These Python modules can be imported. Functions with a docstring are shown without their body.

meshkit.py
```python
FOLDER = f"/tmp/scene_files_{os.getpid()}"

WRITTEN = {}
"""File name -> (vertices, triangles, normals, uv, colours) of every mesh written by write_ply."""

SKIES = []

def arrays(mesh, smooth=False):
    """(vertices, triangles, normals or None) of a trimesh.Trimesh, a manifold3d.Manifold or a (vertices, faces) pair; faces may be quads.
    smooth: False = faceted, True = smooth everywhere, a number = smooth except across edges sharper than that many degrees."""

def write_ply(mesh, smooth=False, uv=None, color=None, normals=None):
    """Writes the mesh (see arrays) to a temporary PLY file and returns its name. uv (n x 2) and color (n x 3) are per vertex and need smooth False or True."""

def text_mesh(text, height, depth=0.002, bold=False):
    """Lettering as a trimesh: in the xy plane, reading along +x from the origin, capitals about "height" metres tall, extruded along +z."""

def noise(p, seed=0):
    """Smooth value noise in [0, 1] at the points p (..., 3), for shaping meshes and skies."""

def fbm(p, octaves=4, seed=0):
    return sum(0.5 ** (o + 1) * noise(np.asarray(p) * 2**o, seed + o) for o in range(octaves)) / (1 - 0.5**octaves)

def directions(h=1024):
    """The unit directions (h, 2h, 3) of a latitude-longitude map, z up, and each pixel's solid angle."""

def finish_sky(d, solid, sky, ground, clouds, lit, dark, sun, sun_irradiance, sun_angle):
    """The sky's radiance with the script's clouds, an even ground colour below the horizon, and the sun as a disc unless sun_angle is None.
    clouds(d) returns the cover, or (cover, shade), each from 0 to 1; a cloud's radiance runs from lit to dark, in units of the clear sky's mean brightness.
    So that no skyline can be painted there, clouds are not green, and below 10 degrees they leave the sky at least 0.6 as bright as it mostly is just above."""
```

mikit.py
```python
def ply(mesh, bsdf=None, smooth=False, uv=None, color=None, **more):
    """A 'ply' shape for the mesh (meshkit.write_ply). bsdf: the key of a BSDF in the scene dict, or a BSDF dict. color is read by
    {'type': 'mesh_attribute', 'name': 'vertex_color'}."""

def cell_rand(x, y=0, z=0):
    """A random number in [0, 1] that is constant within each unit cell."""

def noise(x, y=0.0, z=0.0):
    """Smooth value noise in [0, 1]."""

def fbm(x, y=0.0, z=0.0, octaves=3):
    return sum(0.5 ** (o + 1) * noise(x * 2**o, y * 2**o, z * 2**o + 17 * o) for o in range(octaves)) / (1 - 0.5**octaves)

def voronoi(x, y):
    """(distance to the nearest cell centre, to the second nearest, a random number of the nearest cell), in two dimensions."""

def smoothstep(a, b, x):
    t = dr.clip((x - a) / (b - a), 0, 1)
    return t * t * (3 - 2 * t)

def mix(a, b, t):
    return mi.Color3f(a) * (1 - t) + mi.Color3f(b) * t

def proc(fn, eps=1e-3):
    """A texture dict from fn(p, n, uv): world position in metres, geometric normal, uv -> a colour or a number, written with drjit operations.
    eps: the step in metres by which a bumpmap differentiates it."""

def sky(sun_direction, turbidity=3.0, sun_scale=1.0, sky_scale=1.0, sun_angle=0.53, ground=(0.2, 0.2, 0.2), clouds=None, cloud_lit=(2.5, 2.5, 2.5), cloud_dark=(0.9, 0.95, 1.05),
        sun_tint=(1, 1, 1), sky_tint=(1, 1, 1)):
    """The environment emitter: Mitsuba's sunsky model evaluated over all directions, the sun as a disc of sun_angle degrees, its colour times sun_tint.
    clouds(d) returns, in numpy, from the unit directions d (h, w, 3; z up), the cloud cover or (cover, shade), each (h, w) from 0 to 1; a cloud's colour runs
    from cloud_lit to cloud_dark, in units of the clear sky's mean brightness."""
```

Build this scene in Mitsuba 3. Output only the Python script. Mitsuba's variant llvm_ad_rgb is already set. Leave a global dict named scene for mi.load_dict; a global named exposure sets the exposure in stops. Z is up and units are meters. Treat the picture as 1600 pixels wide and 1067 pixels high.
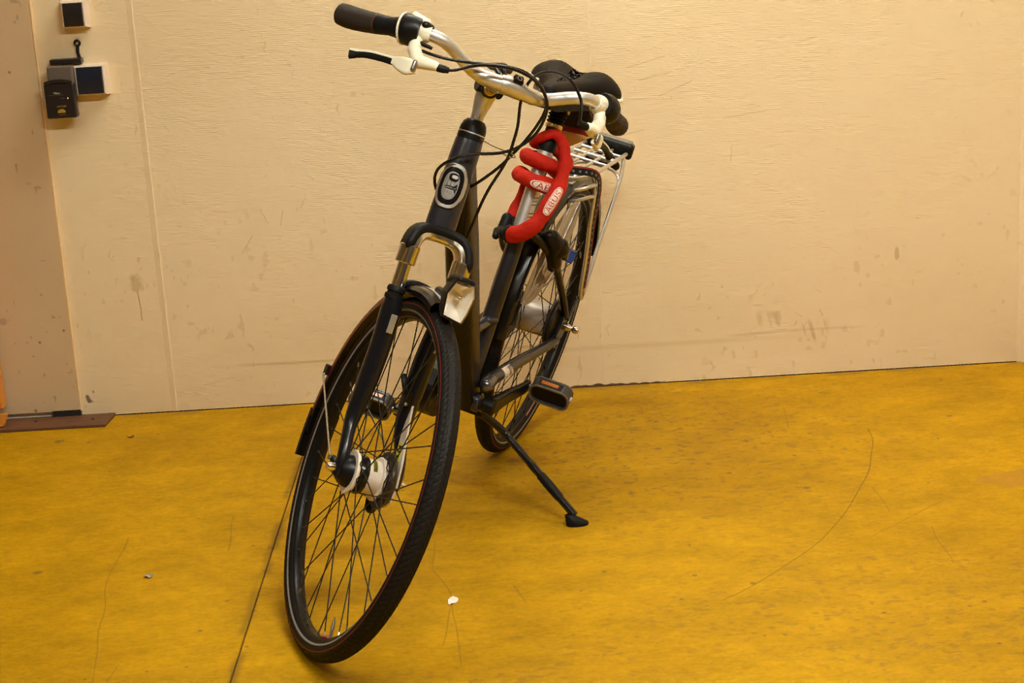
import math, random, numpy as np, trimesh, mitsuba as mi, mikit, meshkit, drjit as dr
import manifold3d as m3
import shapely.geometry as sg
from scipy.interpolate import CubicSpline
from mikit import proc, noise, fbm, smoothstep, mix, cell_rand
random.seed(7); rng = np.random.default_rng(7)
V = np.array
# ------------------------------------------------------------------ camera, lamps, exposure
exposure = 0.45
PITCH, ROLL, FOC, CAMZ = 0.26142, -0.059205, 2671.5, 1.3718
_fw = V([0, math.cos(PITCH), -math.sin(PITCH)]); _r0 = V([1., 0, 0]); _u0 = np.cross(_r0, _fw)
_u = -math.sin(ROLL) * _r0 + math.cos(ROLL) * _u0
CAM = V([0, 0, CAMZ])
T = mi.ScalarTransform4f
scene = {
    'type': 'scene',
    'camera': {'type': 'perspective', 'fov': 2 * math.degrees(math.atan(800 / FOC)), 'fov_axis': 'x', 'near_clip': 0.05, 'far_clip': 100,
               'to_world': T().look_at(origin=CAM.tolist(), target=(CAM + _fw).tolist(), up=_u.tolist())},
    'sky': {'type': 'constant', 'radiance': {'type': 'rgb', 'value': [0.02, 0.017, 0.013]}},
}
labels = {}
LAMP = V([1.055, 1.07, 0.94])
LAMPS = [  # x, y, length x, length y, radiance: ceiling tubes of the room
    (0.30, 4.05, 1.3, 0.16, 40.0),
    (0.80, 1.50, 1.3, 0.16, 96.0),
    (-0.80, 1.50, 1.3, 0.16, 21.0),
    (1.20, -0.50, 1.3, 0.16, 7.0),
]
CEIL = 2.7
WALLY = 4.585

# ------------------------------------------------------------------ helpers
taken = set()
def key_for(name, parent=None):
    base = (parent + '__' if parent else '') + name
    k, i = base, 0
    while k in taken:
        i += 1; k = '%s_%03d' % (base, i)
    taken.add(k); return k
def add(name, mesh, mat, parent=None, smooth=35, label=None, category=None, kind=None, group=None, uv=None, **more):
    k = key_for(name, parent)
    scene[k] = mikit.ply(mesh, mat, smooth=smooth, uv=uv, **more)
    d = {}
    if label: d['label'] = label
    if category: d['category'] = category
    if kind: d['kind'] = kind
    if group: d['group'] = group
    if d: labels[k] = d
    return k
def thing(name, label, category, group=None):
    k = key_for(name); labels[k] = {'label': label, 'category': category}
    if group: labels[k]['group'] = group
    return k
def tm(v, f): return trimesh.Trimesh(np.asarray(v, float), np.asarray(f, int), process=False)
def cat(*ms): return trimesh.util.concatenate([m for m in ms])
def spl(pts, n=40):
    p = np.asarray(pts, float); d = np.r_[0, np.cumsum(np.linalg.norm(np.diff(p, axis=0), axis=1))]
    return CubicSpline(d, p)(np.linspace(0, d[-1], n))
def sweep(path, sec, up=None, scale=None, closed=False, caps=True):
    """Section (m x 2, in the plane of the two side vectors) swept along path; up keeps the second side vector near a direction."""
    p = np.asarray(path, float); n = len(p); sec = np.asarray(sec, float); m = len(sec)
    t = np.gradient(p, axis=0) if not closed else np.roll(p, -1, 0) - np.roll(p, 1, 0)
    t /= np.linalg.norm(t, axis=1, keepdims=True)
    if up is None:
        a = V([0, 0, 1.]) if abs(t[0][2]) < .9 else V([1., 0, 0])
        ups = []; cur = a - t[0] * (a @ t[0]); cur /= np.linalg.norm(cur)
        for i in range(n):
            cur = cur - t[i] * (cur @ t[i]); cur = cur / np.linalg.norm(cur); ups.append(cur)
        ups = V(ups)
    else:
        ups = np.broadcast_to(np.asarray(up, float), p.shape); ups = ups - t * (ups * t).sum(1, keepdims=True); ups = ups / np.linalg.norm(ups, axis=1, keepdims=True)
    side = np.cross(ups, t)
    sc = np.ones((n, 2)) if scale is None else np.asarray(scale, float)
    if sc.ndim == 1: sc = np.stack([sc, sc], 1)
    v = (p[:, None] + sec[None, :, :1] * sc[:, None, :1] * side[:, None] + sec[None, :, 1:] * sc[:, None, 1:] * ups[:, None]).reshape(-1, 3)
    f = []
    for i in range(n if closed else n - 1):
        j = (i + 1) % n
        for k in range(m):
            l = (k + 1) % m
            f += [[i * m + k, i * m + l, j * m + l], [i * m + k, j * m + l, j * m + k]]
    if caps and not closed:
        v = np.vstack([v, p[0], p[-1]]); a, b = n * m, n * m + 1
        for k in range(m):
            l = (k + 1) % m
            f += [[a, l, k], [b, (n - 1) * m + k, (n - 1) * m + l]]
    return tm(v, f)
def circ(r, m=14): a = np.linspace(0, 2 * np.pi, m, endpoint=False); return np.stack([r * np.cos(a), r * np.sin(a)], 1)
def rrect(w, h, r, q=3):
    o = []
    for cx, cy, a0 in ((1, 1, 0), (-1, 1, 90), (-1, -1, 180), (1, -1, 270)):
        for a in np.radians(np.linspace(a0, a0 + 90, q + 1)): o.append([cx * (w / 2 - r) + r * math.cos(a), cy * (h / 2 - r) + r * math.sin(a)])
    return V(o)
def tube(pts, r, m=12, n=None, caps=True):
    p = np.asarray(pts, float)
    if n: p = spl(p, n)
    if np.ndim(r): 
        r = np.interp(np.linspace(0, 1, len(p)), np.linspace(0, 1, len(r)), r)
        return sweep(p, circ(1, m), scale=r, caps=caps)
    return sweep(p, circ(r, m), caps=caps)
def lathe(prof, c, axis, m=40, closed=False):
    """Profile rows (radius, height along axis) turned about the axis through c."""
    a = np.asarray(axis, float) / np.linalg.norm(axis); h = V([0, 0, 1.]) if abs(a[2]) < .9 else V([1., 0, 0])
    e = np.cross(h, a); e /= np.linalg.norm(e); g = np.cross(a, e)
    pr = np.asarray(prof, float); n = len(pr); th = np.linspace(0, 2 * np.pi, m, endpoint=False)
    v = (np.asarray(c, float) + pr[None, :, :1] * (np.cos(th)[:, None, None] * e + np.sin(th)[:, None, None] * g) + pr[None, :, 1:] * a).reshape(-1, 3)
    f = []
    for i in range(m):
        j = (i + 1) % m
        for k in range(n if closed else n - 1):
            l = (k + 1) % n
            f += [[i * n + k, j * n + k, j * n + l], [i * n + k, j * n + l, i * n + l]]
    me = tm(v, f)
    if me.volume < 0: me.invert()
    return me
def rbox(size, c, r=.004, R=None, q=1):
    """Box with rounded edges: the hull of eight small balls."""
    s = np.asarray(size, float) / 2; r = min(r, s.min() * .98)
    ic = trimesh.creation.icosphere(subdivisions=q, radius=r).vertices
    pts = np.vstack([ic + V([i, j, k]) * (s - r) for i in (-1, 1) for j in (-1, 1) for k in (-1, 1)])
    h = trimesh.convex.convex_hull(pts); v = h.vertices if R is None else h.vertices @ np.asarray(R).T
    return tm(v + np.asarray(c, float), h.faces)
def hull(pts): return trimesh.convex.convex_hull(np.asarray(pts, float))
def balls(*cr, q=2):
    """Hull of balls (x, y, z, r)."""
    return hull(np.vstack([trimesh.creation.icosphere(subdivisions=q, radius=c[3]).vertices + V(c[:3]) for c in cr]))
def plate(poly, t, f):
    """A shapely polygon or list of (a, b), extruded t, placed by f(rows of a, b, depth)."""
    p = poly if isinstance(poly, sg.Polygon) else sg.Polygon(poly)
    e = trimesh.creation.extrude_polygon(p, t); w = tm(f(e.vertices), e.faces)
    if w.volume < 0: w.invert()
    return w
def mapv(mesh, fn):
    w = tm(fn(np.asarray(mesh.vertices)), mesh.faces)
    if w.volume < 0: w.invert()
    return w
def box(x0, x1, y0, y1, z0, z1): 
    b = trimesh.creation.box(bounds=[[x0, y0, z0], [x1, y1, z1]]); return b
def rotm(axis, a): return trimesh.transformations.rotation_matrix(a, axis)[:3, :3]
def rgb(c): return {'type': 'rgb', 'value': list(map(float, c))}

# ------------------------------------------------------------------ materials
def pb(name, col, rough=.5, metal=0., spec=.5, **k):
    d = {'type': 'principled', 'base_color': rgb(col) if not isinstance(col, dict) else col, 'roughness': rough, 'metallic': metal, 'specular': spec, **k}
    scene[name] = d; return name
def twos(name, col, **k):
    pb(name + '_in', col, **k); d = scene.pop(name + '_in'); scene[name] = {'type': 'twosided', 'bsdf': d}; return name
# painted floor: yellow coat with scuffs, drag lines, grime along the seam, a long curved scratch
def seg_d(x, y, ax, ay, bx, by):
    dx, dy = bx - ax, by - ay; t = dr.clip(((x - ax) * dx + (y - ay) * dy) / (dx * dx + dy * dy), 0, 1)
    return dr.sqrt(dr.square(x - ax - t * dx) + dr.square(y - ay - t * dy))
ARC = [(.879, 4.076), (.868, 3.97), (.845, 3.883), (.815, 3.77), (.774, 3.669), (.72, 3.54), (.661, 3.426), (.61, 3.34), (.55, 3.264), (.47, 3.17), (.382, 3.087)]
ARC = CubicSpline(np.arange(11), V(ARC))(np.linspace(0, 10, 34)).tolist()
SPOTS = [(.567, 4.037, .0076), (.652, 3.681, .007), (.496, 3.812, .0056), (.253, 3.712, .0054), (.341, 3.216, .0048), (.472, 2.914, .0044), (.435, 2.913, .0032), (.837, 2.991, .004), (.87, 3.008, .004), (.844, 2.824, .0038), (1.101, 4.141, .0053), (1.16, 4.454, .0047), (.45, 3.157, .0055), (.823, 4.403, .0055), (.928, 3.666, .0031), (.349, 4.02, .0067), (.237, 3.964, .0057), (.505, 4.415, .0054), (.665, 3.91, .0041), (.604, 4.011, .0042), (.73, 4.067, .0042), (.161, 3.261, .0041), (.108, 3.171, .0034), (.674, 2.984, .0039), (.301, 3.101, .004), (1.028, 3.971, .0042), (.349, 3.377, .0036), (.361, 4.235, .0061), (.303, 4.261, .0061),
         (-1.227, 4.372, .011), (-1.142, 4.345, .005), (-.962, 4.385, .0037), (-.547, 3.168, .0055), (-.55, 3.375, .005), (-.557, 3.859, .0048), (-.555, 3.507, .0045), (-.538, 3.0, .0033), (-.824, 2.9, .0026), (-.641, 3.087, .004), (-.64, 2.927, .0032), (-.713, 2.918, .0026), (-.594, 3.523, .0037), (-1.047, 3.441, .008), (-.609, 3.227, .0042)]
SCR = [(-.148, 3.145, -.165, 2.95), (-.148, 3.145, -.13, 2.86), (-.15, 3.17, -.19, 3.33), (-.19, 3.33, -.195, 3.48), (-.13, 3.24, -.02, 3.25), (-.809, 2.883, -.837, 3.071), (-.837, 3.071, -.887, 3.415), (-.887, 3.415, -.889, 3.619), (-.649, 3.505, -.666, 3.724), (-.785, 2.86, -.775, 2.952), (.80, 3.50, .80, 3.66),
       (.52, 4.33, .545, 4.21), (.93, 3.55, .74, 3.37), (.83, 3.56, .93, 3.565), (.7, 4.3, .69, 4.12), (1.28, 3.75, 1.02, 3.63), (.86, 3.2, .87, 3.4), (-.03, 3.22, .0, 3.13), (.3, 3.07, .45, 3.07)]
def floor_fn(p, n, uv):
    x, y = p.x, p.y
    big = fbm(x * 2.1 + 3, y * 2.1 + 9, 0, 3); mid = fbm(x * 9, y * 14, 3, 3); fine = fbm(x * 60, y * 150, 5, 2)
    c = mix([.395, .207, .0006], [.335, .171, .0004], smoothstep(.3, .75, big))
    c = c * (.60 + .34 * mid + .22 * fine + .20 * fbm(x * 170, y * 230, 6, 2) + .12 * fbm(x * 26, y * 30, 8, 2))
    # traffic zone: bare, browner scuffs
    zd = dr.square((x - .30) / .62) + dr.square((y - 4.02) / .52)
    zone = dr.maximum(dr.exp(-zd * 1.1) * (.55 + .75 * fbm(x * 4, y * 4, 3, 3)), .45 * smoothstep(.45, .7, fbm(x * 1.7 + 11.5, y * 1.9 + 4.2, 7, 3)) * smoothstep(-.75, -.3, x))
    c = mix(c, [.27, .125, .012], .42 * zone * fbm(x * 13, y * 20, 2, 3))
    sp = smoothstep(.60, .74, fbm(x * 55 + 5, y * 95, 2, 3)) * (.10 + .90 * zone)
    c = mix(c, [.16, .075, .022], .60 * sp)
    sp2 = smoothstep(.80, .86, noise(x * 52 + 7.7, y * 80 + 3.1, 1.3)) * smoothstep(.52, .66, fbm(x * 5, y * 5, 9, 2)) * (.3 + .7 * zone)
    c = mix(c, [.13, .075, .035], .60 * sp2)
    q = mi.Float(9.)
    for sx, sy, r in SPOTS: q = dr.minimum(q, dr.sqrt(dr.square((x - sx) / (1.25 * r)) + dr.square((y - sy) / (1.15 * r))))
    c = mix(c, [.12, .07, .035], .62 * (1 - smoothstep(.55, 1.15, q + .6 * (noise(x * 160, y * 160) - .5))))
    hair = smoothstep(.80, .9, noise(x * 22 + 2 * noise(y * 30, x * 7), y * 260, 4.4)) * smoothstep(.45, .7, fbm(x * 3, y * 4, 2, 2))
    c = mix(c, [.22, .11, .012], .40 * hair)
    # seam grime
    seam = dr.abs(x + .549 + .004 * (noise(y * 20, 3.3) - .5))
    c = mix(c, [.10, .05, .012], .55 * (1 - smoothstep(.002, .02, seam)) * smoothstep(.35, .75, noise(y * 13, 8.1, x * 30)))
    a = mi.Float(9.)
    for (ax, ay), (bx, by) in zip(ARC[:-1], ARC[1:]): a = dr.minimum(a, seg_d(x, y, ax, ay, bx, by))
    c = mix(c, [.11, .055, .01], .70 * (1 - smoothstep(.0004, .0018, a)))
    a = mi.Float(9.)
    for s in SCR: a = dr.minimum(a, seg_d(x + .012 * (noise(y * 9, 2.2) - .5), y + .008 * (noise(x * 9, 5.1) - .5), *s))
    c = mix(c, [.16, .08, .012], .50 * (1 - smoothstep(.0004, .0018, a)))
    # worn patch on the right
    pd = dr.sqrt(dr.square((x - 1.16) / .13) + dr.square((y - 3.66) / .07)) + .5 * (fbm(x * 22, y * 30, 1, 2) - .5)
    c = mix(c, [.36, .17, .015], .7 * (1 - smoothstep(.75, .95, pd)))
    # grime along the wall
    c = mix(c, [.20, .10, .02], .5 * smoothstep(.05, .0, dr.abs(y - 4.58)) * smoothstep(.3, .6, noise(x * 12, y * 30)))
    return c
def floor_h(p, n, uv): return .0006 * fbm(p.x * 80, p.y * 80, 0, 3) + .0008 * noise(p.x * 14, p.y * 14)
scene['floor_paint'] = {'type': 'bumpmap', 'arbitrary': proc(floor_h), 'scale': 1.0, 'bsdf': {'type': 'principled', 'base_color': proc(floor_fn), 'roughness': .6, 'specular': .15}}
# ribbed wallpaper, painted cream
WSTAIN = [(-1.021, .372, .022, .028, .45), (-.66, .42, .01, .03, .2), (1.07, .33, .006, .02, .5), (.96, .30, .012, .02, .25)]
def wall_fn(p, n, uv):
    x, z = p.x, p.z
    big = fbm(x * 1.7 + 5, z * 1.9 + 2, 0, 3)
    c = mix([.815, .665, .44], [.775, .62, .395], smoothstep(.3, .7, big))
    grime = smoothstep(.55, .0, z) * fbm(x * 4, z * 5, 3, 3)
    c = mix(c, [.50, .345, .15], .30 * grime)
    spots = smoothstep(.76, .88, fbm(x * 48 + 1.5, z * 40, 6, 2)) * smoothstep(.45, .65, fbm(x * 3 + 8, z * 3, 4, 2)) * smoothstep(1.1, .1, z)
    c = mix(c, [.50, .36, .17], .30 * spots)
    ticks = smoothstep(.90, .95, noise(x * 95 + 3 + 2.5 * noise(z * 60, x * 9), z * 34 + 7)) * smoothstep(.55, .68, noise(x * 5, z * 5, 5.))
    c = mix(c, [.42, .28, .11], .26 * ticks)
    # bumper scuff at pedal height
    d = dr.abs(z - .128 - .004 * (x - .7) - .006 * (noise(x * 5, 1.) - .5))
    c = mix(c, [.40, .28, .12], .45 * (1 - smoothstep(.001, .006, d)) * smoothstep(.25, .6, noise(x * 4.4 + 2, 3.)) * smoothstep(1.25, 1.05, x) * smoothstep(-.9, -.6, x))
    d2 = dr.abs(z - .112); c = mix(c, [.45, .32, .14], .25 * (1 - smoothstep(.0, .012, d2)) * smoothstep(.9, .3, dr.abs(x - .1)))
    for sx, sz, a, b, k in WSTAIN:
        q = dr.sqrt(dr.square((x - sx) / a) + dr.square((z - sz) / b)) + .7 * (noise(x * 90, z * 90) - .5)
        c = mix(c, [.42, .28, .12], k * (1 - smoothstep(.6, 1.1, q)))
    d = seg_d(x + .004 * (noise(z * 40, 1.) - .5), z, -1.02, .35, -1.012, .268); c = mix(c, [.32, .2, .08], .6 * (1 - smoothstep(.0008, .0025, d)))
    # rubbed diagonal marks
    u1 = x * .97 + z * .26; v1 = z * .97 - x * .26
    rub = (1 - smoothstep(.02, .045, dr.abs(x - .715))) * (1 - smoothstep(.012, .03, dr.abs(z - .165 - .0))) + (1 - smoothstep(.02, .05, dr.abs(x - .84))) * (1 - smoothstep(.015, .04, dr.abs(z - .125)))
    c = mix(c, [.42, .30, .14], .5 * rub * smoothstep(.55, .75, noise(u1 * 95, v1 * 12)))
    for s in [(.33, .70, .385, .712), (.46, .86, .38, .845), (.35, .88, .45, .905), (.27, .80, .16, .79), (.43, .80, .52, .835), (.60, .73, .72, .745), (.62, .615, .624, .66), (-.72, .44, -.69, .485), (.0, .26, .004, .285), (-.61, .51, -.60, .55)]:
        c = mix(c, [.38, .25, .10], .32 * (1 - smoothstep(.0006, .0024, seg_d(x, z, *s))))
    d = dr.sqrt(dr.square((x + 1.192) / .022) + dr.square((z - .058) / .034)) + 1.2 * (noise(x * 70, z * 70, 2.) - .5)
    c = mix(c, [.09, .05, .03], .8 * (1 - smoothstep(.35, .6, d)))
    return c
def wall_h(p, n, uv):
    z = p.z + .0008 * (noise(p.x * 40, p.z * 60) - .5)
    row = dr.floor(z / .0056); x = p.x + .013 * cell_rand(row, 3)
    rib = .5 - .5 * dr.cos(2 * dr.pi * z / .0056)
    dash = smoothstep(.2, .7, noise(x * 85, row * 7.3))
    return .00062 * rib * (.2 + .8 * dash) + .0010 * fbm(p.x * 30, p.z * 30, 1, 2)
scene['wallpaper'] = {'type': 'bumpmap', 'arbitrary': proc(wall_h, eps=.0012), 'scale': 1.0, 'bsdf': {'type': 'principled', 'base_color': proc(wall_fn), 'roughness': .8, 'specular': .08}}
pb('room_paint', (.70, .64, .52), .8); pb('far_paint', (.20, .17, .13), .8); pb('ceiling_paint', (.8, .77, .70), .9)
def post_fn(p, n, uv):
    c = mix([.60, .44, .27], [.55, .395, .23], fbm(p.x * 6, p.z * 4, p.y * 5, 3))
    s = smoothstep(.88, .94, noise(p.x * 90 + 3, p.z * 75, 2)) * smoothstep(.5, .7, noise(p.x * 9, p.z * 7))
    for sx, sz, a in ((-1.392, .29, .012), (-1.3, .225, .004), (-1.336, .03, .005), (-1.285, .965, .004), (-1.23, .255, .004)):
        q = dr.sqrt(dr.square(p.x - sx) + dr.square(p.z - sz)) / a; c = mix(c, [.16, .09, .05], (.75 if a < .006 else .3) * (1 - smoothstep(.6, 1.1, q)))
    return mix(c, [.30, .19, .10], .5 * s)
pb('post_paint', proc(post_fn), .55)
pb('cream_edge', (.72, .52, .28), .6)
def wood_fn(p, n, uv):
    g = fbm(p.x * 14, p.y * 160, p.z * 90, 3); return mix([.085, .032, .014], [.15, .065, .03], g)
pb('plank_wood', proc(wood_fn), .55)
def owood_fn(p, n, uv): return mix([.62, .235, .03], [.5, .17, .018], fbm(p.x * 60, p.y * 60, p.z * 6, 3))
pb('orange_wood', proc(owood_fn), .45)
pb('dark_gap', (.012, .008, .006), .8); pb('chip_brown', (.10, .05, .022), .8)

# ------------------------------------------------------------------ room
fl = key_for('floor')
XL, XR, YB, CR = -3.2, 3.2, -2.2, .02
scene[fl] = mikit.ply(box(XL, XR, YB, WALLY, -.06, -.006), 'dark_gap'); labels[fl] = {'kind': 'structure', 'label': 'yellow painted floor with scuffs and one long seam'}
def panel(x0, x1, y0, y1):
    e = .0016; b = [(x0 + e, x1 - e), (x0, x1)]
    pts = []
    for z, (a, c), (g, h) in ((-.02, (x0, x1), (y0, y1)), (-e, (x0, x1), (y0, y1)), (0, (x0 + e, x1 - e), (y0 + e, y1 - e))):
        pts += [[a, g, z], [c, g, z], [c, h, z], [a, h, z]]
    return hull(pts)
for x0, x1 in ((XL, -.5505), (-.5475, XR)): add('panel', panel(x0, x1, YB, WALLY), 'floor_paint', fl, smooth=False)
wb = add('wall_back', box(XL, XR, WALLY + .004, WALLY + .12, -.02, CEIL), 'room_paint', smooth=False, kind='structure', label='cream ribbed wallpaper wall behind the bicycle')
def strip(x0, x1, bulge):
    """One width of wallpaper; its left edge laps a little over its neighbour."""
    x = V([x0 - .016, x0 - .008, x0 - .002, x0 + .001, x0 + .004, x1]); d = V([0.0003, .0012, .0023, .0022, .0004, 0.0]) * bulge
    v, f = [], []
    for a, b in zip(x, d):
        for z in (.0024, CEIL): v.append([a, WALLY - b, z])
    for i in range(len(x) - 1): f += [[2 * i, 2 * i + 2, 2 * i + 3], [2 * i, 2 * i + 3, 2 * i + 1]]
    return tm(v, f)
for x0, x1, b in ((-1.206, -.946, 1e-3), (-.946, .252, 1.), (.252, 1.405, .35)): add('wallpaper_strip', strip(x0, x1, b), 'wallpaper', wb, smooth=40)
add('gap', box(-1.205, 1.41, WALLY + .0012, WALLY + .0038, -.004, .012), 'dark_gap', wb, smooth=False)
xg = np.arange(.10, .42, .004); jag = .0045 * np.abs(np.sin(xg * 61)) * np.exp(-((xg - .23) / .07) ** 2) + .0025 * np.abs(np.sin(xg * 97 + 1)) + .0006
add('chipped_edge', cat(*[box(a, a + .004, WALLY - .0012, WALLY + .0012, .0006, .002 + j) for a, j in zip(xg, jag)]), 'chip_brown', wb, smooth=False, kind='stuff', label='chipped brown lower edge of the wallpaper')
# right corner: the wall turns a little away, rounded
xs = np.linspace(0, 1, 9); cv = np.stack([1.405 + .035 * xs + .0 * xs, WALLY - .0 - .05 * xs ** 2.2], 1)
cv = np.vstack([cv, [[1.56, WALLY - .22]], [[3.2, WALLY - 2.4]]])
v = [[a, b, z] for a, b in cv for z in (0, CEIL)]; f = []
for i in range(len(cv) - 1): f += [[2 * i, 2 * i + 2, 2 * i + 3], [2 * i, 2 * i + 3, 2 * i + 1]]
add('wall_right', tm(v, f), 'wallpaper', smooth=40, kind='structure', label='cream wallpaper wall turning off at the right corner')
add('wall_left', box(XL - .1, XL, YB, WALLY, 0, CEIL), 'far_paint', smooth=False, kind='structure')
add('wall_front', box(XL, XR, YB - .1, YB, 0, CEIL), 'far_paint', smooth=False, kind='structure')
add('wall_side', box(XR, XR + .1, YB, WALLY, 0, CEIL), 'far_paint', smooth=False, kind='structure')
add('ceiling', box(XL, XR, YB, WALLY + .1, CEIL, CEIL + .1), 'ceiling_paint', smooth=False, kind='structure')
# smooth door post on the left, with a rounded cream edge bead
t1 = add('trim_1', cat(box(-1.75, -1.213, WALLY - .012, WALLY, .024, CEIL)), 'post_paint', smooth=False, kind='structure', label='smooth pinkish beige door post left of the wallpaper')
add('bead', tube([[-1.211, WALLY - .006, .022], [-1.209, WALLY - .006, 1.3], [-1.207, WALLY - .006, CEIL]], .0042, 8), 'cream_edge', t1)
add('gap', box(-1.29, -1.212, WALLY - .013, WALLY - .002, .006, .026), 'dark_gap', t1, smooth=False)
t2 = add('trim_2', hull([[a, b, z] for z, s in ((0.0005, 0), (.007, 0), (.009, .003)) for a, b in ((-2.2, 4.484 + s), (-1.125 - s, 4.479 + s), (-1.118 - s, WALLY - .001 - s), (-2.2, WALLY - .001 - s))]), 'plank_wood', smooth=False, kind='structure', label='dark brown wooden threshold board at the foot of the door post')
for x, y in ((-1.33, 4.54), (-1.17, 4.53), (-1.415, 4.53)): add('screw', lathe([(0, .0007), (.004, .0007), (.0055, -.001), (.0055, -.004)], (x, y, .0095), (0, 0, 1), 14), 'dark_gap', t2)
d1 = add('door_1', rbox((.30, .04, 2.1), (-1.558, WALLY - .05, 1.105), .006), 'orange_wood', kind='structure', label='orange varnished wooden door edge at the left border')
add('kick_strip', hull([[a, b, z] for a, b, z in ((-1.70, 4.500, .015), (-1.408, 4.500, .012), (-1.394, 4.505, .045), (-1.70, 4.505, .045), (-1.70, 4.516, .015), (-1.408, 4.516, .012), (-1.394, 4.516, .045), (-1.70, 4.516, .045))]), 'orange_wood', d1, smooth=False)
# ceiling lamps
for i, (x, y, lx, ly, e) in enumerate(LAMPS):
    where = ['close to the wall above the bicycle', 'in front of the bicycle, the brightest one', 'in front of the bicycle on the left', 'behind the viewer'][i]
    c = thing('ceiling_light', 'long fluorescent ceiling light ' + where, 'ceiling light')
    add('housing', box(x - lx / 2 - .02, x + lx / 2 + .02, y - ly / 2 - .02, y + ly / 2 + .02, CEIL - .05, CEIL - .001), 'ceiling_paint', c, smooth=False)
    q = tm([[x - lx / 2, y - ly / 2, CEIL - .056], [x + lx / 2, y - ly / 2, CEIL - .056], [x + lx / 2, y + ly / 2, CEIL - .056], [x - lx / 2, y + ly / 2, CEIL - .056]], [[0, 2, 1], [0, 3, 2]])
    add('diffuser', q, 'ceiling_paint', c, smooth=False, emitter={'type': 'area', 'radiance': rgb(LAMP * e)})
# ================================================================== the bicycle
# frame of reference: origin under the rear wheel, x forward, y to the rider's left, z up; then leaned on its stand and set on the floor
def _rx(a): c, s = math.cos(a), math.sin(a); return V([[1, 0, 0], [0, c, -s], [0, s, c]])
def _ry(a): c, s = math.cos(a), math.sin(a); return V([[c, 0, s], [0, 1, 0], [-s, 0, c]])
def _rz(a): c, s = math.cos(a), math.sin(a); return V([[c, -s, 0], [s, c, 0], [0, 0, 1]])
HEADING, LEAN, STEER = -1.91722, .29685, .65144
BB_, BO_ = _rz(HEADING) @ _ry(.00374) @ _rx(-LEAN), V([-.03062, 4.12363, .0006])
HA, RW, OFF = 1.2139, .35086, .05468
KA, NA = V([-math.cos(HA), 0, math.sin(HA)]), V([math.sin(HA), 0, math.cos(HA)])
PA = V([1.12928, 0, RW]) - NA * OFF
SM = rotm(KA, STEER)
def Wd(q): return np.asarray(q, float) @ BB_.T + BO_                       # bike -> world
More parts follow.
